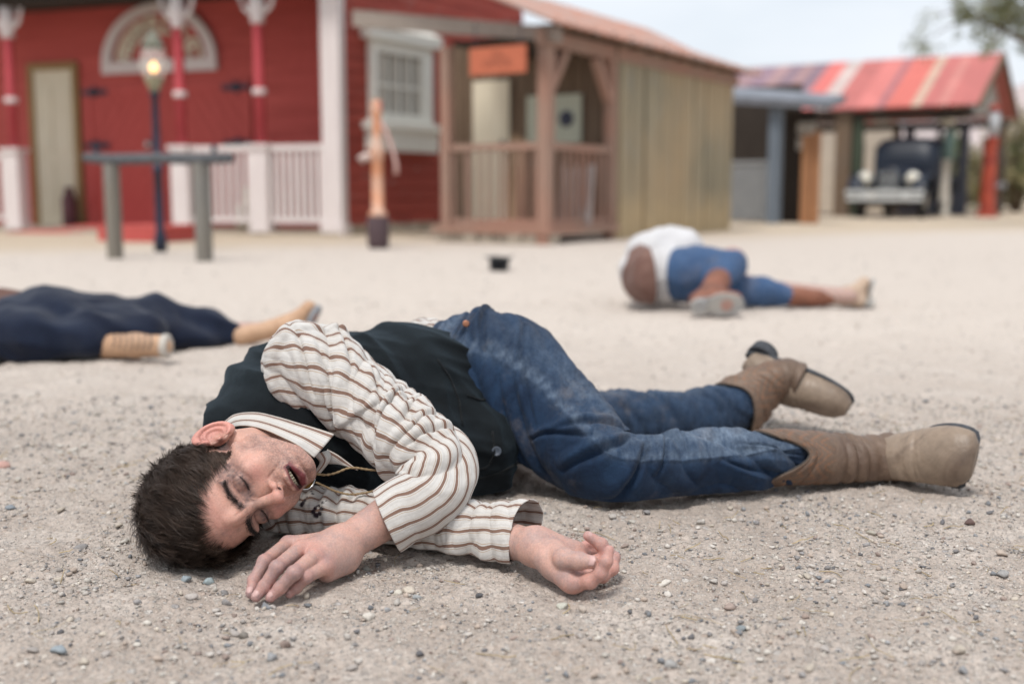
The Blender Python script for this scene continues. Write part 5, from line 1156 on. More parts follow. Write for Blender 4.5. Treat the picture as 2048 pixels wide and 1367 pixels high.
    for k in range(nc + 1):
        b = .35 - k * (s4 + .7) / nc; w = .02 * math.sin(k * 2.1)
        e = span if b > -.55 else sL + .25; P += [(-.28, b, zr1 + .06 + w), (e * .5, b, zr1 + .06 + (zl - zr1) * .5 * e / span + w), (e, b, zr1 + .06 + (zl - zr1) * e / span + w)]  # left part cut back so light reaches the side window
    for k in range(nc):
        for j in range(2): F.append((k * 3 + j, k * 3 + j + 1, (k + 1) * 3 + j + 1, (k + 1) * 3 + j))
    mb.add(P, F); ro = mb.build('roof', M_RUST, r); md = ro.modifiers.new('t', 'SOLIDIFY'); md.thickness = .02
    mb = MB(F3, VX, UX)
    for k in range(12): s = .1 + k * (s4 / 11.5); mb.box(s - .035, s + .035, -.4, .24, eave + .085, eave + .15)
    mb.build('rafter_ends', M_BROWNW, r)
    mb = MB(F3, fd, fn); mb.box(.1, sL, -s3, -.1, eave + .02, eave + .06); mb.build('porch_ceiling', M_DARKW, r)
    rail_section(r, P2, fd, fn, .08, sL - .06, .18, .98, 10, M_ROSE, .024, True, .02)
    rail_section(r, P2, VX, UX, .08, s3 - .12, .18, .98, 9, M_ROSE, .026, True, .02)
    return r, eave
cab, EAVE = cabin()
def leaning(name, px0, px1, pyt, Y, col, lab, cat, tilt=.1, base=.17, th=.03, row=440):
    a = at(px0, row, Y); b = at(px1, row, Y); z = at(px0, pyt, Y)[2]; w = abs(b[0] - a[0]); mb = MB((0, 0, 0), UX, VX)
    for k in range(max(1, int(w / .08))):
        x0 = k * .08; mb.add([(x0, 0, 0), (x0 + .072, 0, 0), (x0 + .072, th, 0), (x0, th, 0), (x0, tilt, z - base - .04 * (k % 2)), (x0 + .072, tilt, z - base - .04 * (k % 2)), (x0 + .072, tilt + th, z - base - .04 * (k % 2)), (x0, tilt + th, z - base - .04 * (k % 2))], [(0, 1, 5, 4), (2, 3, 7, 6), (1, 2, 6, 5), (3, 0, 4, 7), (4, 5, 6, 7), (3, 2, 1, 0)])
    o = mb.build(name, col, None); o.location = (a[0], a[1], base); tag(o, lab, cat); return o
leaning('leaning_board', 1012, 1048, 268, 12.2, m_wood('tan board', (.42, .29, .18), (.30, .20, .12)), 'tan boards leaning inside the cabin porch beside the cream door', 'board', .12)
leaning('firewood_boards', 1112, 1196, 330, 11.9, m_wood('grey pink board', (.40, .31, .29), (.22, .13, .11), (.45, .42, .40)), 'mottled grey and pink boards stacked behind the right porch rail', 'boards', .08)
# orange hanging sign
def sign():
    Y = 11.25; a = at(941, 98, Y); b = at(1052, 98, Y - .35); zt = a[2]; zb = at(941, 152, Y)[2]; d = nrm((b - a)[:2]); L = float(np.linalg.norm((b - a)[:2])); n = np.array([d[1], -d[0]])
    r = empty('hanging_sign', (a[0], a[1], zb), 0, 'faded orange board sign hanging under the cabin awning', 'sign')
    mb = MB((a[0], a[1], 0), d, n); mb.box(0, L, -.015, .015, zb, zt); board = mb.build('board', m_wood('orange sign paint', (.52, .155, .085), (.42, .12, .065), None, 'x', 3, .7, .68, (.45, .26, .18)), r)
    for s in (.06, L - .06): mb = MB((a[0], a[1], 0), d, n); mb.tube([(s, 0, zt), (s, 0, zt + .25)], .006, 6); mb.build('chain', M_IRON, r)
    for body, z, size in (("THE", zt - .075, .07), ("OFFICE", zb + .10, .10)):
        cu = bpy.data.curves.new('t', 'FONT'); cu.body = body; cu.size = size; cu.extrude = .002; cu.align_x = 'CENTER'; cu.align_y = 'CENTER'
        ob = bpy.data.objects.new('t', cu); COL.objects.link(ob); bpy.context.view_layer.update(); me = bpy.data.meshes.new_from_object(ob); COL.objects.unlink(ob); bpy.data.objects.remove(ob)
        V = np.array([v.co[:] for v in me.vertices]); g = MB((a[0], a[1], 0), d, n); g.add(np.stack([L / 2 + V[:, 0], .018 + V[:, 2], z + V[:, 1]], 1), [tuple(p.vertices) for p in me.polygons]); g.build('lettering', m_plain('worn brown lettering', (.30, .10, .06), (.36, .13, .08), 20), board)
sign()

# ---- grey lean-to and the open garage
def gplane(): pass
G = at(1926, 206, 23.0); G2 = G[:2]; GE = float(G[2])
def garage():
    r = empty('open_garage', (G[0], G[1], 0), 0, 'open-sided garage with a patched red and purple iron roof', 'building')
    fd = -UX; F3 = (G[0], G[1], 0); fn = -VX; RZ = float(at(1965, 107, 24.96)[2]); hw = 2.3; Ls = 6.2
    # roof sheets: each its own faded colour
    red = (.45, .13, .115); bnd = [(2010, red), (1898, (.52, .20, .17)), (1880, red), (1846, (.50, .36, .27)), (1826, (.57, .14, .11)), (1775, (.33, .12, .13)), (1758, (.56, .17, .15)), (1715, red), (1668, (.50, .40, .37)), (1634, (.60, .15, .13)), (1598, (.22, .14, .17)), (1566, (.34, .20, .19)), (1548, (.23, .15, .18)), (1515, (.36, .22, .22)), (1490, (.25, .16, .20)), (1455, (.31, .19, .20)), (1425, (.25, .15, .18)), (1380, (.3, .17, .2)), (1330, red)]
    ed = [hitw(px, 205, G2, fd)[0] for px, c in bnd]
    V0 = []
    for side in (0, 1):
        mb = MB(F3, fd, fn); V = []; F = []; C = []; n = 0; per = 8
        for k in range(len(bnd) - 1):
            c = bnd[k][1]; e0, e1 = max(ed[k], -.35), ed[k + 1]; per = max(4, int((e1 - e0) / .025))
            for q in range(per + 1):
                s = e0 + q * (e1 - e0) / per; z = .012 * math.sin(s * 2 * math.pi / .11)
                if side == 0: pr = [(s, .25, GE - .04 + z), (s, -hw, RZ + z)]
                else: pr = [(s, -hw, RZ + z), (s, -2 * hw - .25, GE - .04 + z)]
                V += pr; C += [c, c]
            for q in range(per): i = n + q * 2; F.append((i, i + 1, i + 3, i + 2))
            n += (per + 1) * 2
        m, nt, b = mat_new('patched roof iron'); vc = nd(nt, 'ShaderNodeVertexColor'); vc.layer_name = 'tone'
        nt.links.new(mixc(nt, .35, vc.outputs[0], ramp(nt, noise_n(nt, 2.5, 5, .6), [(.3, (.3, .3, .3)), (.7, (.72, .72, .72))]), 'OVERLAY'), b.inputs['Base Color']); b.inputs['Roughness'].default_value = .55
        o = link_mesh('roof', mb.T(V), F, m, r, False, cols={'tone': np.array(C)}); md = o.modifiers.new('t', 'SOLIDIFY'); md.thickness = .02
    def beam(a0, a1, b0, b1, z0, z1, nm, m=M_DARKW): mb = MB(F3, fd, fn); mb.box(a0, a1, b0, b1, z0, z1); return mb.build(nm, m, r)
    beam(-.2, Ls, -.08, .06, GE - .26, GE - .1, 'eave_beam'); beam(-.2, Ls, -2 * hw - .06, -2 * hw + .08, GE - .26, GE - .1, 'eave_beam')
    mb = MB(F3, fd, fn)    # gable boards with a cut arch
    for k in range(16):
        b = -.15 - k * (2 * hw - .3) / 16; w = (2 * hw - .3) / 16 - .02; t = 1 - abs(b - w / 2 + hw) / hw; zt = GE - .05 + (RZ - GE) * t - .06; zb = GE - .30 + .22 * max(0, t)
        if zt > zb + .05: mb.box(-.06, -.02, b - w, b, zb, zt)
    mb.build('gable_boards', m_wood('grey white gable board', (.50, .47, .44), (.16, .14, .12), (.33, .31, .28)), r)
    mb = MB(F3, fd, fn); mb.bar((-.36, .27, GE - .09), (-.36, -hw, RZ - .05), .05, .14); mb.bar((-.36, -hw, RZ - .05), (-.36, -2 * hw - .27, GE - .09), .05, .14); mb.build('barge_board', M_BROWNW, r)
    sp = hitw(1683, 430, G2, fd)[0]
    mb = MB(F3, fd, fn); mb.box(sp - .16, sp + .16, -.1, .1, 0, GE - .1); mb.build('corner_post', M_BROWNW, r)
    mb = MB(F3, fd, fn); mb.box(sp - .40, sp - .20, -.06, .06, 0, GE - .26); mb.build('green_post', m_wood('green painted post', (.07, .09, .06), (.04, .05, .035)), r)
    for (a, b) in ((-.05, -2 * hw), (sp, -2 * hw)):
        mb = MB(F3, fd, fn); mb.box(a - .08, a + .08, b - .08, b + .08, 0, GE - .1); mb.build('rear_post', M_BROWNW, r)
    mb = MB(F3, fd, fn); mb.bar((-.05, .0, GE - .25), (.5, 0, GE - .26), .1, .1); mb.build('knee_brace', M_DARKW, r)
    # boarded stall at the rear left with a dark frame
    mb = MB(F3, fd, fn); mb.box(sp - 1.9, sp - .4, -3.3, -3.22, 0, .9); mb.box(sp - 1.9, sp - 1.7, -3.3, -3.2, .9, 2.0); mb.box(sp - .7, sp - .5, -3.3, -3.2, .9, 2.0); mb.box(sp - 1.9, sp - .5, -3.32, -3.18, 1.9, 2.0); mb.box(sp - 1.3, sp - 1.2, -3.3, -3.2, .9, 1.9); mb.build('stall_frame', m_wood('slate blue wood', (.14, .15, .19), (.07, .08, .10)), r)
    return r
garage()
def lean_to():
    o = az(1548, 447, 0); o2 = o[:2]; fd = -UX; fn = -VX; F3 = (o[0], o[1], 0); r = empty('lean_to_shed', (o[0], o[1], 0), 0, 'low grey shed with a slate blue post between the plank cabin and the garage', 'building')
    W_ = lambda px, py: hitw(px, py, o2, fd); zt = W_(1548, 215)[1]; a, _ = W_(1640, 230); b_, _ = W_(1440, 230)
    mb = MB(F3, fd, fn); mb.box(-.08, .10, -.1, .1, 0, zt); mb.build('post', m_wood('slate blue post', (.17, .20, .235), (.11, .135, .165)), r)
    mb = MB(F3, fd, fn); mb.add([(a - .2, .25, zt - .08), (b_, .25, zt + .10), (b_, -.7, zt + .30), (a - .2, -.7, zt + .08)], [(0, 1, 2, 3)]); rf = mb.build('roof', m_plain('grey roof felt', (.22, .235, .27), (.16, .175, .20), 4), r); md = rf.modifiers.new('t', 'SOLIDIFY'); md.thickness = .12
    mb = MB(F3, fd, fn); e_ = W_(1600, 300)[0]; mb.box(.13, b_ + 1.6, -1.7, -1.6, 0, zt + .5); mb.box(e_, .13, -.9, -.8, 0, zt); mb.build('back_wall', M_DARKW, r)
    mb = MB(F3, fd, fn); n = 14; zz = W_(1500, 328)[1]
    for k in range(n): s0 = .13 + (b_ - .13) * k / n; mb.box(s0, s0 + (b_ - .13) / n - .02, -.03, .0, .05, zz)
    mb.box(.13, b_, -.04, .02, zz, zz + .05); mb.build('board_fence', m_wood('pale grey blue siding', (.33, .34, .34), (.23, .24, .25), None, 'z', 5), r)
    w = MB(F3, fd, fn)
    for (s, z) in ((-.16, 1.3), (-.32, 1.3), (-.16, 1.55), (-.32, 1.55)): w.box(s - .07, s + .07, -.79, -.77, z - .1, z + .1)
    w.build('window', M_CURT, r)
    p = MB(F3, fd, fn); s, _ = W_(1612, 435); zt2 = W_(1612, 262)[1]; p.box(s - .13, s - .02, -.25, -.15, 0, zt2); p.box(s, s + .14, -.22, -.12, 0, zt2 - .05); p.build('orange_post', m_wood('orange brown plank', (.42, .21, .10), (.27, .13, .07)), r)
lean_to()
def wheel_prop():
    c = az(1562, 440, 0); mb = MB((c[0], c[1], 0), UX, VX); mb.lathe((0, 0, .17), [(.02, -.06), (.15, -.06), (.17, -.03), (.17, .03), (.15, .06), (.02, .06)], 18, (0, 1, .1)); o = mb.build('log_round', m_wood('fresh cut log', (.50, .35, .16), (.36, .24, .10)), None, True)
    tag(o, 'yellowish log round standing on edge by the slate blue post', 'log')
    c = az(1590, 441, 0); r = empty('wooden_barrel', (c[0], c[1], 0), 0, 'dark brown barrel beside the orange brown planks', 'barrel'); mb = MB((c[0], c[1], 0)); mb.lathe((0, 0, 0), [(.17, 0), (.21, .15), (.22, .3), (.21, .45), (.17, .6)], 18); mb.build('staves', M_BROWNW, r, True)
    for z in (.12, .46): mb = MB((c[0], c[1], 0)); mb.lathe((0, 0, z), [(.20, 0), (.218, .01), (.218, .03), (.20, .04)], 18); mb.build('hoop', M_IRON, r, True)
wheel_prop()

# ---- vintage car
def loft(mb, secs, n=20):
    """secs: (b, half width, z0, z1, power): rounded-rectangle sections across the car"""
    P = []; F = []
    for (b, hw, z0, z1, p) in secs:
        for k in range(n):
            t = 2 * math.pi * k / n; c, s = math.cos(t), math.sin(t); q = (abs(c)**p + abs(s)**p)**(-1 / p); P.append((hw * c * q, b, (z0 + z1) / 2 + (z1 - z0) / 2 * s * q))
    for i in range(len(secs) - 1):
        for k in range(n): F.append((i * n + k, i * n + (k + 1) % n, (i + 1) * n + (k + 1) % n, (i + 1) * n + k))
    F.append(tuple(range(n))[::-1]); F.append(tuple((len(secs) - 1) * n + k for k in range(n))); mb.add(P, F)
def car():
    c = az(1766, 437, 0); F3 = (c[0], c[1], 0); r = empty('vintage_car', F3, 0, 'dark blue vintage sedan with round headlights and a chrome bumper under the red roof', 'car')
    paint = m_plain('dark blue car paint', (.012, .018, .032), (.008, .012, .022), 2, .42, None, .05, .002, 0, .3); chrome = m_plain('chrome with painted shine', (.72, .74, .74), (.6, .62, .62), 8, .3, None, .05, .002, .25)  # chrome's bright reflections are put in as light grey, hardly metallic
    M = lambda: MB(F3, UX, VX)
    mb = M(); loft(mb, [(.34, .26, .42, .98, 4), (.8, .33, .42, 1.02, 4), (1.5, .46, .42, 1.06, 4)]); mb.build('hood', paint, r, True)
    mb = M(); loft(mb, [(1.48, .52, .36, 1.10, 5), (1.60, .62, .34, 1.52, 5), (1.8, .66, .34, 1.62, 5), (2.9, .66, .34, 1.64, 5), (3.35, .60, .36, 1.50, 4), (3.6, .48, .42, 1.10, 4)], 28); body = mb.build('body', paint, r, True)
    gm = m_plain('car window glass', (.10, .13, .13), (.20, .22, .21), 2, .08, None, .02, .001, 0, .8)
    mb = M(); mb.add([(-.50, 1.525, 1.12), (.50, 1.525, 1.12), (.50, 1.60, 1.44), (-.50, 1.60, 1.44), (-.50, 1.55, 1.12), (.50, 1.55, 1.12), (.50, 1.64, 1.44), (-.50, 1.64, 1.44)], [(0, 1, 2, 3), (7, 6, 5, 4), (0, 4, 5, 1), (3, 2, 6, 7), (1, 5, 6, 2), (0, 3, 7, 4)]); mb.build('windshield', gm, body)
    for s in (-1, 1):
        for (b0, b1) in ((1.85, 2.35), (2.45, 2.95)): mb = M(); mb.box(s * .655, s * .672, b0, b1, 1.12, 1.46); mb.build('side_window', gm if b0 < 2 else m_plain('pale car glass', (.45, .43, .42), (.35, .34, .33), 3, .2), body)
    mb = M(); loft(mb, [(.28, .25, .40, .98, 3), (.35, .27, .40, 1.0, 3)]); sh = mb.build('radiator_shell', paint, r, True)
    mb = M(); loft(mb, [(.272, .20, .44, .93, 3), (.285, .20, .44, .93, 3)]); g = mb.build('grille', m_plain('dark grille', (.03, .03, .035), (.02, .02, .022), 30, .5), sh)
    mb = M()
    for k in range(9): mb.box(-.17 + k * .0425 - .005, -.17 + k * .0425 + .005, .262, .271, .47, .9)
    mb.build('grille_bars', chrome, sh)
    for s in (-1, 1):
        mb = M(); mb.lathe((s * .46, .30, .76), [(.02, .22), (.09, .16), (.13, .06), (.14, 0), (.13, -.01)], 20, (0, 1, 0)); h = mb.build('headlight', chrome, r, True)
        mb = M(); mb.lathe((s * .46, .292, .76), [(.128, 0), (.08, -.02), (.001, -.03)], 20, (0, 1, 0)); mb.build('lens', m_plain('lens with painted shine', (.92, .86, .72), (.8, .74, .62), 20, .15, None, .02, .001, .3), h, True)  # the lens's bright reflection is put into its base colour
        # mudguard
        P = []; F = []; nn = 14
        for k in range(nn):
            t = k / (nn - 1); a = math.pi * (1.02 - .95 * t); bb = .62 - .50 * math.cos(math.pi - a) * -1; bb = .62 + .52 * math.cos(a); z = .40 + .44 * math.sin(a) if t < .8 else .40 + .44 * math.sin(a) * 1.0
            for q in range(7): w = -1 + 2 * q / 6; P.append((s * (.60 + .15 * w), bb, max(.26, z + .06 * (1 - w * w))))
        for k in range(nn - 1):
            for q in range(6): F.append((k * 7 + q, k * 7 + q + 1, (k + 1) * 7 + q + 1, (k + 1) * 7 + q))
        mb = M(); mb.add(P, F); f = mb.build('mudguard', paint, r, True); md = f.modifiers.new('t', 'SOLIDIFY'); md.thickness = .02
        P2_ = [(x, b + 2.25, z) for x, b, z in P]; mb = M(); mb.add(P2_, F); f = mb.build('mudguard', paint, r, True); md = f.modifiers.new('t', 'SOLIDIFY'); md.thickness = .02
        mb = M(); mb.box(s * .50, s * .74, 1.1, 2.45, .28, .33); mb.build('running_board', paint, r)
        for b in (.62, 2.87):
            mb = M(); mb.lathe((s * .60, b, .34), [(.20, -.06), (.30, -.065), (.34, -.04), (.34, .04), (.30, .065), (.20, .06)], 24, (1, 0, 0)); w = mb.build('wheel', m_plain('tyre rubber', (.03, .03, .03), (.02, .02, .02), 20, .8), r, True)
            mb = M(); mb.lathe((s * .60, b, .34), [(.20, -.055), (.20, .055), (.06, .07), (.001, .07)], 20, (s, 0, 0)); mb.build('rim', m_plain('cream rim', (.35, .32, .25), (.25, .22, .18), 10, .4), w, True)
    mb = M(); mb.box(-.74, .74, -.02, .02, .46, .55); mb.box(-.72, .72, -.015, .015, .34, .42); mb.box(-.42, -.34, -.03, .2, .36, .52); mb.box(.34, .42, -.03, .2, .36, .52); mb.build('bumper', chrome, r)
    mb = M(); mb.box(-.5, .5, .03, .3, .22, .34); mb.build('front_apron', M_DARKW, r)
car()
# ---- petrol pumps
def pumps():
    c = az(1885, 434, 0); F3 = (c[0], c[1], 0); k = 2275.56 / c[1]; r = empty('petrol_pump', F3, 0, 'tall old petrol pump with a round cream globe and green neck', 'petrol pump', 'petrol pumps by the garage'); z = lambda py: float(at(1885, py, c[1])[2])
    mb = MB(F3); mb.lathe((0, 0, 0), [(.16, 0), (.16, .06), (.11, .08), (.10, z(325)), (.12, z(320))], 16); mb.build('column', m_plain('dusty cream enamel', (.46, .42, .36), (.36, .32, .27), 5, .5), r, True)
    mb = MB(F3); mb.lathe((.06, 0, z(320)), [(.10, 0), (.115, .03), (.115, z(262) - z(320) - .08), (.06, z(262) - z(320)), (.04, z(252) - z(320))], 16); mb.build('neck', m_plain('pale green enamel', (.17, .25, .22), (.12, .18, .16), 5, .4), r, True)
    mb = MB(F3); n = 10; R_ = .20; mb.lathe((0.0, 0, z(232)), [(R_ * math.sin(math.pi * i / n), -R_ * math.cos(math.pi * i / n)) for i in range(n + 1)], 20); mb.build('globe', m_plain('milky glass', (.72, .68, .60), (.64, .6, .52), 4, .3), r, True)
    mb = MB(F3); mb.tube([(.12, -.05, z(300)), (.26, -.05, z(330)), (.24, -.05, z(380)), (.13, -.05, z(360))], .018, 8); mb.build('hose', M_SOLE, r, True)
    c = az(1973, 434, 0); F3 = (c[0], c[1], 0); z = lambda py: float(at(1973, py, c[1])[2]); r = empty('petrol_pump', F3, 0, 'red visible-glass petrol pump at the right end of the garage', 'petrol pump', 'petrol pumps by the garage')
    red = m_plain('worn red enamel', (.42, .075, .04), (.24, .04, .03), 4, .5)
    mb = MB(F3); mb.lathe((0, 0, 0), [(.22, 0), (.22, .07), (.17, .1), (.155, .6), (.14, z(300)), (.16, z(292)), (.16, z(283))], 8); mb.build('column', red, r)
    mb = MB(F3); mb.lathe((.04, 0, z(283)), [(.10, 0), (.12, .03), (.12, .08), (.09, .10)], 14); mb.build('collar', red, r, True)
    mb = MB(F3); mb.lathe((.05, 0, z(275)), [(.10, 0), (.10, z(222) - z(275))], 18); mb.build('glass_cylinder', m_plain('pale glass', (.50, .52, .55), (.42, .44, .47), 3, .1), r, True)
    mb = MB(F3); mb.lathe((.05, 0, z(222)), [(.13, 0), (.13, .03), (.06, .12), (.02, .16)], 14); mb.build('cap', red, r, True)
    mb = MB(F3); mb.lathe((.27, -.02, z(372)), [(.001, -.09), (.07, -.05), (.09, 0), (.07, .05), (.001, .09)], 12); mb.tube([(.14, 0, z(372)), (.2, 0, z(372))], .03, 8); mb.build('dial', m_plain('grey dial', (.4, .4, .42), (.3, .3, .32), 10, .3), r, True)
    mb = MB(F3); mb.tube([(.12, -.1, z(295)), (.24, -.12, z(330)), (.26, -.12, z(420)), (.15, -.12, z(400))], .02, 8); mb.build('hose', M_SOLE, r, True)
pumps()

# ---- hitching rail, lamp, hand pump, hat, churn
def small_things():
    a = az(231, 516, 0); b = az(409, 521, 0); d = nrm((b - a)[:2]); L = float(np.linalg.norm((b - a)[:2])); n = np.array([d[1], -d[0]]); F3 = (a[0], a[1], 0)
    r = empty('hitching_rail', F3, 0, 'grey wooden hitching rail on two posts in front of the red building', 'hitching rail'); zt = float(at(231, 322, a[1])[2])
    for s in (0, L): mb = MB(F3, d, n); mb.box(s - .045, s + .045, -.045, .045, -.05, zt - .02, .003); mb.build('post', M_GREYW, r)
    mb = MB(F3, d, n); mb.tube([(-.25, .0, zt + .03), (0, .01, zt + .01), (L * .5, 0, zt + .015), (L, .01, zt + .005), (L + .27, .0, zt + .01)], [.036, .042, .04, .042, .036], 10)
    mb.build('rail', m_wood('dark grey rail', (.13, .135, .145), (.07, .075, .08), None, 'x', 4), r, True)
    for s in (-.14, L + .12): mb = MB(F3, d, n); mb.lathe((s, 0, zt + .05), [(.02, 0), (.02, .05), (.008, .06)], 8); mb.build('peg', M_IRON, r)
    c = az(322, 503, 0); F3 = (c[0], c[1], 0); Z = lambda py: float(at(322, py, c[1])[2]); r = empty('street_lamp', F3, 0, 'dark blue lamp post with a lit glass lantern in front of the red building', 'street lamp')
    blue = m_plain('dark blue post paint', (.022, .028, .055), (.015, .02, .035), 6, .45)
    mb = MB(F3); mb.lathe((0, 0, 0), [(.055, 0), (.055, .12), (.036, .16), (.034, Z(345)), (.046, Z(342)), (.046, Z(335)), (.032, Z(333)), (.028, Z(195)), (.045, Z(190)), (.045, Z(186))], 14); mb.build('post', blue, r, True)
    brass = m_plain('pale tarnished metal', (.36, .33, .22), (.25, .24, .17), 8, .4, None, .1, .002, .3)
    mb = MB(F3); mb.lathe((0, 0, Z(186)), [(.03, 0), (.055, Z(172) - Z(186)), (.075, Z(160) - Z(186)), (.09, Z(155) - Z(186))], 14); mb.build('lantern_base', brass, r, True)
    mb = MB(F3); mb.lathe((0, 0, Z(155)), [(.085, 0), (.115, Z(135) - Z(155)), (.11, Z(115) - Z(155)), (.085, Z(98) - Z(155))], 18); mb.build('glass', m_glass('lantern glass', (.9, .88, .84), .05, .22), r, True)
    mb = MB(F3); mb.lathe((0, 0, Z(98)), [(.09, 0), (.10, .02), (.07, .06), (.07, .08), (.045, .11), (.018, .13), (.012, .15), (.001, .16)], 16); mb.build('lantern_cap', m_plain('grey green metal', (.20, .20, .15), (.14, .14, .11), 8, .4), r, True)
    mb = MB(F3); mb.lathe((0, 0, Z(146)), [(.001, 0), (.028, .015), (.036, .04), (.026, .07), (.001, .10)], 12); mb.build('bulb', m_emit('lamp glow', (1.0, .55, .20), 2.4), r, True)
    c = az(757, 497, 0); F3 = (c[0], c[1], 0); Z = lambda py: float(at(757, py, c[1])[2]); r = empty('hand_pump', F3, 0, 'orange and white iron hand pump on a dark wooden stump', 'water pump')
    mb = MB(F3); mb.lathe((0, 0, 0), [(.085, 0), (.10, .05), (.10, Z(432) - .02), (.085, Z(432))], 14); mb.build('stump', m_wood('dark plum wood', (.11, .075, .08), (.07, .045, .05)), r, True)
    rust = m_plain('orange worn enamel', (.62, .26, .13), (.60, .42, .33), 5, .6)
    mb = MB(F3); mb.lathe((0, 0, Z(432)), [(.085, 0), (.085, .03), (.055, .05), (.052, .5), (.066, .52), (.066, .60), (.04, .68), (.035, .86), (.05, .90), (.045, .97), (.03, 1.02)], 14); mb.build('barrel', rust, r, True)
    mb = MB(F3); mb.tube([(-.03, 0, Z(318)), (-.10, -.01, Z(312)), (-.15, -.02, Z(322))], [.035, .034, .04], 10); mb.build('spout', m_plain('pale worn enamel', (.62, .52, .48), (.52, .38, .33), 6), r, True)
    mb = MB(F3); mb.tube([(.0, 0, Z(232)), (.08, 0, Z(262)), (.14, 0, Z(300)), (.17, 0, Z(330)), (.165, 0, Z(348))], [.018, .02, .017, .018, .026], 8); mb.build('handle', m_plain('pale rose handle', (.58, .40, .36), (.5, .3, .26), 6), r, True)
    mb = MB(F3); mb.lathe((.015, 0, Z(222)), [(.035, 0), (.04, .04), (.02, .09), (.001, .10)], 12); mb.build('cap', m_plain('faded red enamel', (.52, .16, .14), (.42, .12, .1), 6), r, True)
    # hat lying crown down
    c = az(997, 541, 0); F3 = (c[0], c[1], 0); r = empty('black_hat', F3, 0, 'small black hat lying crown down on the pale street', 'hat'); felt = m_cloth('black felt', (.008, .009, .011))
    mb = MB(F3); mb.lathe((0, 0, .002), [(.001, 0), (.054, 0), (.062, .012), (.066, .075), (.067, .085), (.058, .085), (.054, .02), (.001, .012)], 24, (.1, -.05, 1)); mb.build('crown', felt, r, True)
    P = []; F = []
    for k in range(32):
        t = 2 * math.pi * k / 32; cc = 1 + .12 * math.cos(t)**2; 
        for rr, z in ((.060, .080), (.088, .084 + .010 * math.cos(2 * t)), (.090, .088 + .010 * math.cos(2 * t)), (.060, .086)): P.append((rr * cc * math.cos(t), rr * math.sin(t), z))
    for k in range(32):
        for j in range(4): F.append((k * 4 + j, k * 4 + (j + 1) % 4, ((k + 1) % 32) * 4 + (j + 1) % 4, ((k + 1) % 32) * 4 + j))
    mb = MB(F3); mb.add(P, F); mb.build('brim', felt, r, True)
    c = K2 + N2 * .5 - U2 * 1.45; F3 = (c[0], c[1], .035); r = empty('cream_churn', F3, 0, 'squat cream coloured churn on the porch behind the white railing', 'churn')
    mb = MB(F3); mb.lathe((0, 0, 0), [(.16, 0), (.20, .04), (.21, .2), (.17, .32), (.10, .38), (.09, .44), (.12, .47), (.12, .50)], 18); mb.build('can', m_plain('cream enamel', (.62, .55, .42), (.5, .43, .32), 6, .5), r, True)
    mb = MB(F3); mb.lathe((0, 0, .50), [(.125, 0), (.12, .02), (.03, .04), (.03, .06), (.001, .065)], 18); mb.build('lid', m_plain('cream lid', (.55, .48, .36), (.45, .38, .28), 6, .5), r, True)
    s, _ = hitw(166, 450, FO, -U2); c = FO - U2 * s - N2 * .25; F3 = (c[0], c[1], .035); r = empty('milk_can', F3, 0, 'dark slender can standing right of the tall cream door', 'can')
    mb = MB(F3); mb.lathe((0, 0, 0), [(.09, 0), (.10, .03), (.10, .38), (.06, .46), (.06, .52), (.075, .54)], 14); mb.build('can', m_plain('dark wine enamel', (.12, .045, .055), (.07, .03, .035), 6, .5), r, True)
small_things()
# ------------------------------------------------------------------ far background
def hills():
    m, nt, b = mat_new('hill with painted haze'); f = noise_n(nt, .02, 6, .65); nt.links.new(ramp(nt, f, [(.35, (.40, .33, .33)), (.65, (.52, .44, .42))]), b.inputs['Base Color']); b.inputs['Roughness'].default_value = 1  # distance haze is put into this pale colour, no haze volume
    nx, ny = 150, 16; P = []
    for j in range(ny):
        t = j / (ny - 1)
        for i in range(nx):
            a = math.radians(-75 + 150 * i / (nx - 1)); d = 640 + 420 * t
            prof = 22 + 62 * float(sstep(.20, .47, np.array(math.tan(a)))) + 14 * float(n3(a * 5, 0.3, 0.7)) + 6 * float(n3(a * 22, 1.3, .2)); prof *= 1 - .75 * float(sstep(.62, 1.4, np.array(math.tan(a))))
            h = prof * math.sin(min(1, t * 1.25) * math.pi / 2) * (1 + .18 * float(n3(a * 30, t * 6, 2)))
            P.append((d * math.sin(a), d * math.cos(a), h - 2))
    P = np.array(P); i = np.arange(ny - 1)[:, None] * nx; j = np.arange(nx - 1)[None]; F = np.stack([i + j, i + j + 1, i + nx + j + 1, i + nx + j], -1).reshape(-1, 4)
    tag(link_mesh('hills', P, F, m, None, True), 'pale pinkish desert hills', None, None, 'structure')
hills()
def m_leaf(name, c1, c2):
    m, nt, b = mat_new(name); vc = nd(nt, 'ShaderNodeVertexColor'); vc.layer_name = 'tone'; nt.links.new(vc.outputs[0], b.inputs['Base Color']); b.inputs['Roughness'].default_value = .7
    b.inputs['Transmission Weight'].default_value = 0.0; return m
M_LEAF = m_leaf('leaves', None, None)
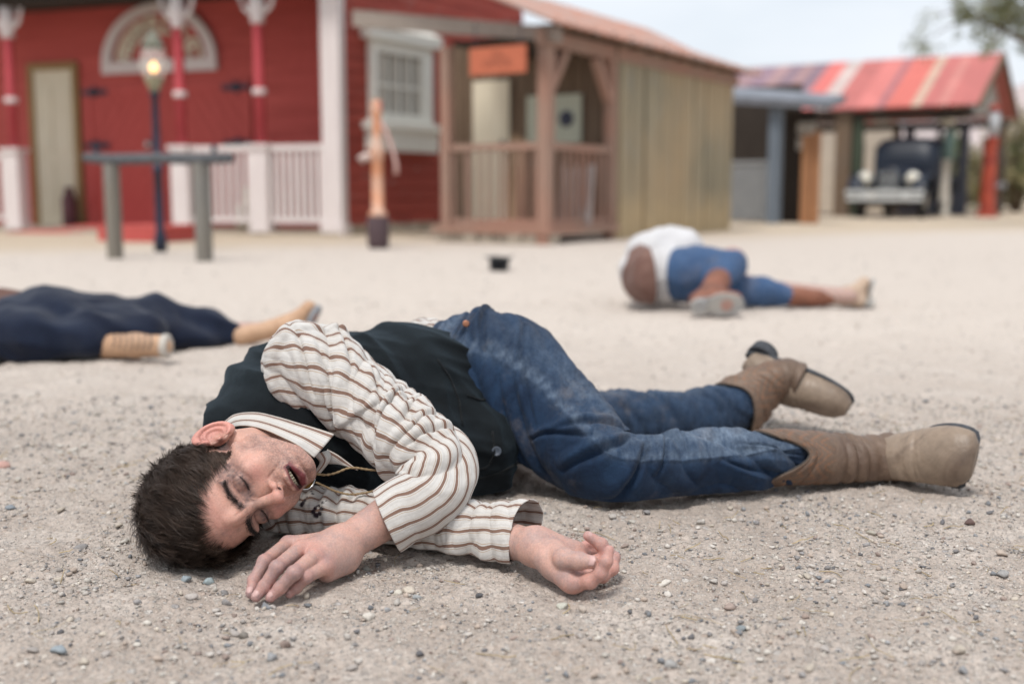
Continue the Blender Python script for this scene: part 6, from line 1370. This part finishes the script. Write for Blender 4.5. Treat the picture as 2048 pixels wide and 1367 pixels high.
def leaves(cents, rads, n, size, cols, seed, droop=0.0, density=1.6):
    r = np.random.default_rng(seed); w = np.array([x**2 for x in rads]); w /= w.sum(); k = r.choice(len(cents), n, p=w); C = np.array(cents)[k]; R_ = np.array(rads)[k]
    d = r.normal(size=(n, 3)); d /= np.linalg.norm(d, axis=1)[:, None]; p = C + d * (R_ * r.random(n)**(1 / density))[:, None] * np.array([1, 1, .8]); p += .25 * R_[:, None] * np.stack([noise(p * 1.7 + q * 5) for q in range(3)], 1)
    keep = noise(p * 2.2 + seed) > -.22; p = p[keep]; n = len(p); p[:, 2] -= droop * r.random(n)
    a = r.normal(size=(n, 3)); a[:, 2] -= droop * 2; a /= np.linalg.norm(a, axis=1)[:, None]; b = np.cross(a, r.normal(size=(n, 3))); b /= np.linalg.norm(b, axis=1)[:, None]; s = size * r.uniform(.5, 1.3, n)[:, None]
    V = np.stack([p - a * s, p + b * s * .32, p + a * s, p - b * s * .32], 1).reshape(-1, 3); F = np.arange(n * 4).reshape(-1, 4); c = np.array(cols)[r.integers(0, len(cols), n)] * r.uniform(.7, 1.25, n)[:, None]; return V, F, np.repeat(c, 4, 0)
def bush(x, y, h, w, seed, lab, cols, group='desert bushes behind the garage'):
    r_ = np.random.default_rng(seed); r = empty('desert_bush', (x, y, 0), 0, lab, 'bush', group); cents = []; rads = []; mb = MB((x, y, 0))
    for k in range(9):
        a = r_.uniform(0, 6.28); t = r_.uniform(.3, 1); q = w * .5 * r_.uniform(.2, .9); tip = np.array([q * math.cos(a), q * math.sin(a), h * t * .8]); mb.tube([(0.05 * math.cos(a), .05 * math.sin(a), 0), tip * np.array([.5, .5, .55]), tip], [.05, .03, .012], 6); cents.append(tip + np.array([x, y, 0])); rads.append(w * r_.uniform(.20, .32)); cents.append(tip * np.array([1, 1, .5]) + np.array([x, y, 0])); rads.append(w * .22)
    mb.build('stems', M_BROWNW, r, True); V, F, C = leaves(cents, rads, 8000, .075, cols, seed); V[:, 2] = np.maximum(V[:, 2], .02); link_mesh('foliage', V, F, M_LEAF, r, False, cols={'tone': C})
YEL = [(.26, .24, .10), (.20, .19, .08), (.34, .28, .15), (.30, .25, .18)]; GRN = [(.09, .14, .045), (.14, .18, .06), (.20, .22, .09), (.11, .13, .06)]
for k, (px, Y, h, w, cols, lab) in enumerate([(2035, 29.5, 3.0, 2.4, YEL, 'tall yellow green bush at the right edge behind the red petrol pump'), (1990, 33, 2.5, 2.6, YEL, 'straw coloured bush just left of the tall one by the red petrol pump'),
        (1925, 31, 2.4, 1.9, GRN, 'green bush seen between the two petrol pumps'), (1880, 34, 1.7, 2.4, YEL, 'low dry bush behind the vintage car roof'), (1800, 36, 1.5, 2.6, GRN, 'dull green bush seen through the garage beyond the car bonnet'), (2120, 30, 2.7, 3.0, GRN, 'green bush beyond the right edge of the street')]):
    p = at(px, 400, Y); bush(float(p[0]), float(p[1]), h, w, 50 + k, lab, cols)
def tree():
    p = at(2230, 400, 17.5); x, y = float(p[0]), float(p[1]); r = empty('mesquite_tree', (x, y, 0), 0, 'mesquite tree whose feathery branches hang into the top right corner', 'tree'); mb = MB((x, y, 0)); r_ = np.random.default_rng(9); cents = []; rads = []
    mb.tube([(0, 0, -.1), (-.05, 0, .9), (.05, .05, 1.8)], [.20, .16, .13], 10)
    ends = [(-2.35, .0, 3.15), (-1.9, -.3, 3.6), (-1.5, .4, 3.3), (-.9, -.2, 4.2), (.3, .5, 4.4), (1.4, -.2, 3.8), (-1.2, -.6, 3.9), (-1.7, .5, 4.1), (1.0, .9, 3.4), (.1, -.9, 3.9)]
    for e in ends:
        e = np.array(e); m1 = np.array([.05, .05, 1.8]) * .45 + e * .55 + r_.normal(0, .12, 3) + np.array([0, 0, .35]); mb.tube([(.05, .05, 1.75), m1 * .5 + np.array([.0, 0, 1.0]), m1, e], [.12, .085, .05, .015], 8)
        for q in range(7):
            t = r_.uniform(.45, 1.0); b0 = m1 * (1 - t) + e * t; b1 = b0 + np.array([r_.normal(0, .4) - .12, r_.normal(0, .3), r_.uniform(-.40, .25)]); mb.tube([b0, (b0 + b1) / 2 + np.array([0, 0, .06]), b1], [.022, .014, .005], 5); cents.append(b1 + np.array([x, y, 0])); rads.append(r_.uniform(.16, .34)); cents.append((b0 + b1) / 2 + np.array([x, y, 0])); rads.append(.2)
    mb.build('trunk', M_BROWNW, r, True); V, F, C = leaves(cents, rads, 30000, .034, [(.13, .15, .06), (.19, .20, .08), (.09, .10, .045), (.26, .25, .11)], 77, .10, 2.0); link_mesh('crown', V, F, M_LEAF, r, False, cols={'tone': C})
tree()
def far_buildings():
    a = at(1655, 400, 33.0); b = at(1792, 400, 33.0); F3 = (a[0], a[1], 0); z = lambda py: float(at(1700, py, 33.0)[2]); w = float(b[0] - a[0]); r = empty('plaster_building', F3, 0, 'beige plastered building seen through the open garage', 'building')
    pl = m_plain('beige plaster', (.50, .43, .35), (.42, .36, .30), 1.5, .9); mb = MB(F3); mb.box(-1.5, w, 0, 3, 0, z(215)); mb.build('wall', pl, r); mb = MB(F3); mb.box(-1.6, w + .1, -.15, 3.1, z(215), z(208)); mb.build('roof', M_BROWNW, r)
    mb = MB(F3); mb.box(.2, 1.0, -.03, .0, 0, 1.9); mb.build('door', M_DARKW, r)
    # building down the side street at the left edge
    a = at(30, 400, 24.0); F3 = (a[0], a[1], 0); z = lambda py: float(at(10, py, 24.0)[2]); r = empty('side_street_shop', F3, 0, 'tan shop front with a dark porch at the far left edge', 'building')
    mb = MB(F3); mb.box(-6, .6, 0, 4, 0, z(142)); mb.build('wall', m_wood('tan plank', (.42, .34, .23), (.30, .24, .16)), r); mb = MB(F3); mb.box(-6, .4, -2, .0, z(205), z(192)); mb.build('porch_roof', M_BROWNW, r)
    mb = MB(F3)
    for k in range(4): mb.box(-.3 - k * 1.6, -.18 - k * 1.6, -1.9, -1.78, 0, z(205))
    mb.build('porch_post', M_BROWNW, r); mb = MB(F3); mb.box(-5.6, .3, -.05, .0, .6, z(210)); mb.build('shop_window', M_DARKW, r)
far_buildings()

# ------------------------------------------------------------------ the two people further off
def person_mesh(name, prims, lo, hi, h, mat, root, k=.03, disp=.006, tone=None, cut=None):
    def f(P):
        d = None
        for (a, b, r1, r2) in prims: e = d_cone(P, a, b, r1, r2); d = e if d is None else smin(d, e, k)
        if disp: d = d + disp * (np.abs(noise(P * 11 + 3)) * 2 - .5) + disp * .5 * noise(P * 26)
        if cut: d = cut(P, d)
        return d
    V, F = polygonize(f, lo, hi, h); V[:, 2] = np.maximum(V[:, 2], .004)
    kw = {'cols': {'tone': np.tile(tone, (len(V), 1))}} if tone is not None else {}
    return link_mesh(name, V, F, mat, root, True, attrs={'fade': np.full(len(V), .25)}, **kw)
def boot_mesh(root, ankle, heel, toe, knee, r, lab, mats, sole_n=None, laced=False):
    e = empty('boot', (float(heel[0]), float(heel[1]), 0)); e.parent = root; e.matrix_parent_inverse = world_of(root).inverted(); e['label'] = lab
    pts = np.array([ankle, heel, toe, knee]); lo = pts.min(0) - .1; hi = pts.max(0) + .1
    person_mesh('boot_upper', [(knee, ankle, r * 1.15, r), (ankle, heel, r * .95, r * .85), (ankle, toe, r * .9, r * .62), (heel, toe, r * .8, r * .62)], lo, hi, .007, mats[0], e, .02, .002)
    if sole_n is not None:
        n = nrm(sole_n); t = nrm(np.array(toe) - np.array(heel)); n = nrm(n - (n @ t) * t); w = np.cross(n, t); L = np.linalg.norm(np.array(toe) - np.array(heel)); c = (np.array(toe) + np.array(heel)) / 2 + n * r * .78; P = []; Fs = []; out = []
        for k in range(40):
            a = 2 * math.pi * k / 40; cx, sx = math.cos(a), math.sin(a); ww = r * (1.0 if cx > -.1 else .8) * (1 - .18 * math.exp(-((cx + .25) / .25)**2)); out.append(c + t * (L * .5 + r * .8) * np.sign(cx) * abs(cx)**.8 + w * ww * np.sign(sx) * abs(sx)**.9)
        out = np.array(out)
        for lev in (0, .012): P += list(out + n * lev)
        for k in range(40): Fs.append((k, (k + 1) % 40, 40 + (k + 1) % 40, 40 + k))
        Fs += [tuple(range(40))[::-1], tuple(range(40, 80))]; P = np.array(P); P[:, 2] = np.maximum(P[:, 2], .002); s = link_mesh('boot_sole', P, Fs, mats[1], e)
        hb = MB(); hb.lathe(c - t * (L * .5 + r * .05) + n * .012, [(r * .72, 0), (r * .68, .022), (.001, .022)], 18, n); hb.build('boot_heel', mats[1], e)
        mk = MB(); mk.lathe(c + t * L * .28 + n * .0125, [(r * .5, 0), (r * .5, .0015), (.001, .0015)], 16, n); mk.build('sole_patch', m_plain('reddish worn patch', (.42, .17, .14), (.36, .24, .2), 30, .8), e)
def man_right():
    Y = 4.95; k = 2275.56 / Y; A = lambda px, py, y=Y: at(px, py, y); R = lambda p: p / k
    root = empty('person', (float(A(1330, 600)[0]), Y, 0), 0, 'person lying with back to us in white shirt, brown vest and jeans', 'person')
    shirt = m_cloth('white cotton', (.50, .49, .49), (.60, .59, .60), 6, .1, .3, 500); vestm = m_cloth('brown vest back', (.12, .062, .05), (.22, .13, .105), 10, .1); jean = m_denim('worn blue denim', (.012, .05, .14), (.02, .075, .19), (.25, .27, .28))
    boots = m_leather('red brown boot', (.27, .105, .06), (.18, .07, .045), (.10, .045, .03), (.5, .65), 9); foot = m_plain('dusty boot foot', (.50, .38, .29), (.38, .27, .20), 12, .8); sole = m_plain('pale grey sole', (.38, .36, .33), (.28, .28, .28), 12, .8)
    lo = lambda pts, m=.28: np.array(pts).min(0) - m; hi = lambda pts, m=.28: np.array(pts).max(0) + m
    # body inside the clothes with head and arms hidden behind the trunk
    hd = A(1372, 530, 5.60); sh = A(1305, 520, 5.25); pl = A(1395, 548, 5.0)
    pr = [(hd + np.array([.01, .04, .03]), hd + np.array([.02, .07, -.01]), .088, .080)]; P_ = np.array([q for b in pr for q in b[:2]]); person_mesh('hair', pr, lo(P_, .2), hi(P_, .2), .008, M_HAIR, root, .03, .004)
    body = [(hd, hd + np.array([.02, .05, .01]), .095, .09), (hd, sh, .05, .06), (sh, A(1320, 550, 5.05), .085, .08), (A(1320, 550, 5.05), pl, .08, .09), (pl, A(1465, 520, 4.95), .07, .055), (A(1465, 520, 4.95), A(1430, 570, 4.75), .05, .04), (pl, A(1520, 580, 5.0), .07, .05), (A(1520, 580, 5.0), A(1700, 592, 4.95), .05, .035), (sh, A(1390, 520, 5.5), .035, .03), (A(1390, 520, 5.5), A(1430, 545, 5.6), .03, .026)]
    P_ = np.array([q for b in body for q in b[:2]]); person_mesh('body', body, lo(P_, .15), hi(P_, .15), .014, M_SKIN, root, .03, 0, (.42, .29, .25))
    pr = [(A(1305, 515, 5.28), A(1345, 525, 5.25), R(56), R(42)), (A(1320, 500, 5.30), A(1375, 490, 5.3), R(42), R(34)), (A(1275, 540, 5.12), A(1300, 550, 5.02), R(38), R(48)), (A(1290, 505, 5.25), A(1345, 480, 5.35), R(34), R(30)), (A(1350, 492, 5.4), A(1420, 520, 5.55), R(30), R(20))]
    P_ = np.array([q for b in pr for q in b[:2]]); person_mesh('shirt', pr, lo(P_), hi(P_), .010, shirt, root, .04, .010)
    pr = [(A(1290, 560, 4.96), A(1316, 551, 4.90), R(46), R(60)), (A(1298, 535, 4.98), A(1322, 548, 4.90), R(50), R(60))]
    P_ = np.array([q for b in pr for q in b[:2]]); p0 = A(1319, 550, 4.72); p1 = A(1268, 500, 5.0)
    person_mesh('vest', pr, lo(P_), hi(P_), .009, vestm, root, .04, .006, None, lambda P, d: smax(smax(d, (P - p0) @ nrm([1, .1, .1]), .01), (P - p1) @ nrm([-.6, .2, .8]) - .045, .01))
    pr = [(A(1324, 550, 5.0), A(1338, 550, 5.0), R(59), R(59))]; P_ = np.array([q for b in pr for q in b[:2]]); person_mesh('shirt_tail', pr, lo(P_), hi(P_), .009, shirt, root, .04, .006)
    pr = [(A(1358, 550, 4.97), A(1398, 550, 4.97), R(55), R(56)), (A(1400, 540, 4.97), A(1462, 532, 4.90), R(50), R(31)), (A(1462, 530, 4.90), A(1432, 566, 4.78), R(30), R(25)), (A(1400, 575, 4.99), A(1520, 583, 4.98), R(38), R(30)), (A(1520, 583, 4.98), A(1590, 592, 4.96), R(29), R(21))]
    P_ = np.array([q for b in pr for q in b[:2]]); jn = person_mesh('jeans', pr, lo(P_), hi(P_), .009, jean, root, .025, .006)
    boot_mesh(root, A(1420, 590, 4.66), A(1398, 603, 4.62), A(1468, 600, 4.60), A(1436, 562, 4.76), R(22), 'boot of the bent leg, worn sole facing us', (boots, sole), (-.05, -.93, -.25))
    pr = [(A(1585, 592, 4.96), A(1655, 593, 4.965), R(22), R(19))]; P_ = np.array([q for b in pr for q in b[:2]]); person_mesh('boot_shaft', pr, lo(P_, .1), hi(P_, .1), .007, boots, root, .02, .003)
    boot_mesh(root, A(1690, 592, 4.97), A(1718, 600, 4.97), A(1728, 566, 4.97), A(1600, 593, 4.96), R(17), 'boot of the straight leg, toe pointing up', (foot, sole), (.95, -.25, .05))
man_right()
def person_left():
    Y = 3.45; k = 2275.56 / Y; A = lambda px, py, y=Y: at(px, py, y); R = lambda p: p / k
    root = empty('person', (float(A(60, 700)[0]), Y, 0), 0, 'person lying at the left edge in a dark navy coat and tan boots', 'person')
    navy = m_cloth('navy wool', (.006, .009, .022), (.014, .022, .045), 5, .15, .5, 500); brown = m_cloth('brown jacket', (.10, .05, .04), (.15, .08, .06), 8, .1); tan = m_leather('tan laced boot', (.52, .33, .21), (.42, .25, .15), (.3, .17, .1), (.62, .8), 9); pale = m_plain('pale boot sole', (.50, .46, .41), (.42, .38, .34), 14, .8); grey = m_plain('grey boot sole', (.30, .31, .33), (.22, .23, .25), 14, .8)
    lo = lambda pts, m=.25: np.array(pts).min(0) - m; hi = lambda pts, m=.25: np.array(pts).max(0) + m
    pr = [(A(-352, 640, 3.74), A(-375, 640, 3.72), .098, .092)]; P_ = np.array([q for b in pr for q in b[:2]]); person_mesh('hair', pr, lo(P_, .2), hi(P_, .2), .008, M_HAIR, root, .03, .004)
    body = [(A(-330, 650, 3.7), A(-350, 648, 3.7), .088, .085), (A(-300, 655, 3.65), A(-200, 650, 3.6), .05, .08), (A(-200, 650, 3.6), A(60, 650, 3.55), .08, .07), (A(60, 650, 3.55), A(225, 665, 3.5), .05, .03), (A(225, 665, 3.5), A(200, 690, 3.42), .025, .02), (A(60, 650, 3.6), A(420, 660, 3.75), .05, .028), (A(420, 660, 3.75), A(560, 655, 3.75), .028, .022), (A(-230, 620, 3.5), A(-120, 690, 3.3), .05, .04), (A(-120, 690, 3.3), A(-30, 705, 3.3), .038, .03)]
    P_ = np.array([q for b in body for q in b[:2]]); person_mesh('body', body, lo(P_, .15), hi(P_, .15), .014, M_SKIN, root, .03, 0, (.42, .29, .25))
    pr = [(A(-235, 645, 3.62), A(20, 645, 3.62), R(84), R(70)), (A(-40, 625, 3.7), A(40, 612, 3.75), R(45), R(34)), (A(-230, 625, 3.5), A(-120, 688, 3.3), R(48), R(38)), (A(-120, 688, 3.3), A(-60, 702, 3.3), R(37), R(30))]; P_ = np.array([q for b in pr for q in b[:2]]); person_mesh('jacket', pr, lo(P_), hi(P_), .012, brown, root, .04, .008)
    pr = [(A(-60, 668, 3.42), A(60, 672, 3.38), R(62), R(56)), (A(40, 655, 3.5), A(100, 645, 3.55), R(64), R(70)), (A(100, 655, 3.5), A(300, 668, 3.52), R(60), R(42)), (A(80, 640, 3.58), A(200, 640, 3.62), R(64), R(46)), (A(30, 680, 3.42), A(180, 680, 3.40), R(46), R(38)), (A(180, 668, 3.42), A(262, 662, 3.46), R(44), R(20)), (A(200, 640, 3.62), A(310, 634, 3.70), R(46), R(40)), (A(310, 640, 3.70), A(420, 655, 3.74), R(50), R(38)), (A(420, 665, 3.74), A(478, 672, 3.74), R(36), R(22)), (A(260, 650, 3.6), A(400, 678, 3.66), R(46), R(22))]
    P_ = np.array([q for b in pr for q in b[:2]])
    def f_disp(P, d): return d + .012 * (np.abs(noise(np.stack([P[:, 0] * 5 + P[:, 2] * 7, P[:, 1] * 6, P[:, 2] * 9], 1))) * 2 - .5)
    person_mesh('coat', pr, lo(P_), hi(P_), .010, navy, root, .05, .004, None, f_disp)
    boot_mesh(root, A(270, 690, 3.36), A(322, 692, 3.33), A(318, 693, 3.33), A(215, 692, 3.40), R(22), 'tan laced boot lying in front of the coat', (tan, pale))
    c = A(338, 692, 3.33); mb = MB(); mb.lathe(c - nrm([1, -.1, 0]) * .02, [(R(22), 0), (R(24), .006), (R(24), .018), (R(20), .022), (.001, .022)], 22, (1, -.1, 0)); mb.build('boot_sole', pale, root)
    mb = MB()
    for q in range(7): p = A(228 + q * 12, 672 + q * .6, 3.30); mb.tube([p + np.array([0, 0, .010]), p + np.array([.008, -.012, -.010]), p + np.array([-.002, -.010, -.034])], .0022, 5)
    mb.build('laces', M_SOLE, root)
    boot_mesh(root, A(568, 652, 3.76), A(596, 658, 3.77), A(618, 615, 3.77), A(482, 672, 3.74), R(20), 'far tan boot with its toe pointing up', (tan, grey), (.97, -.2, .25))
person_left()
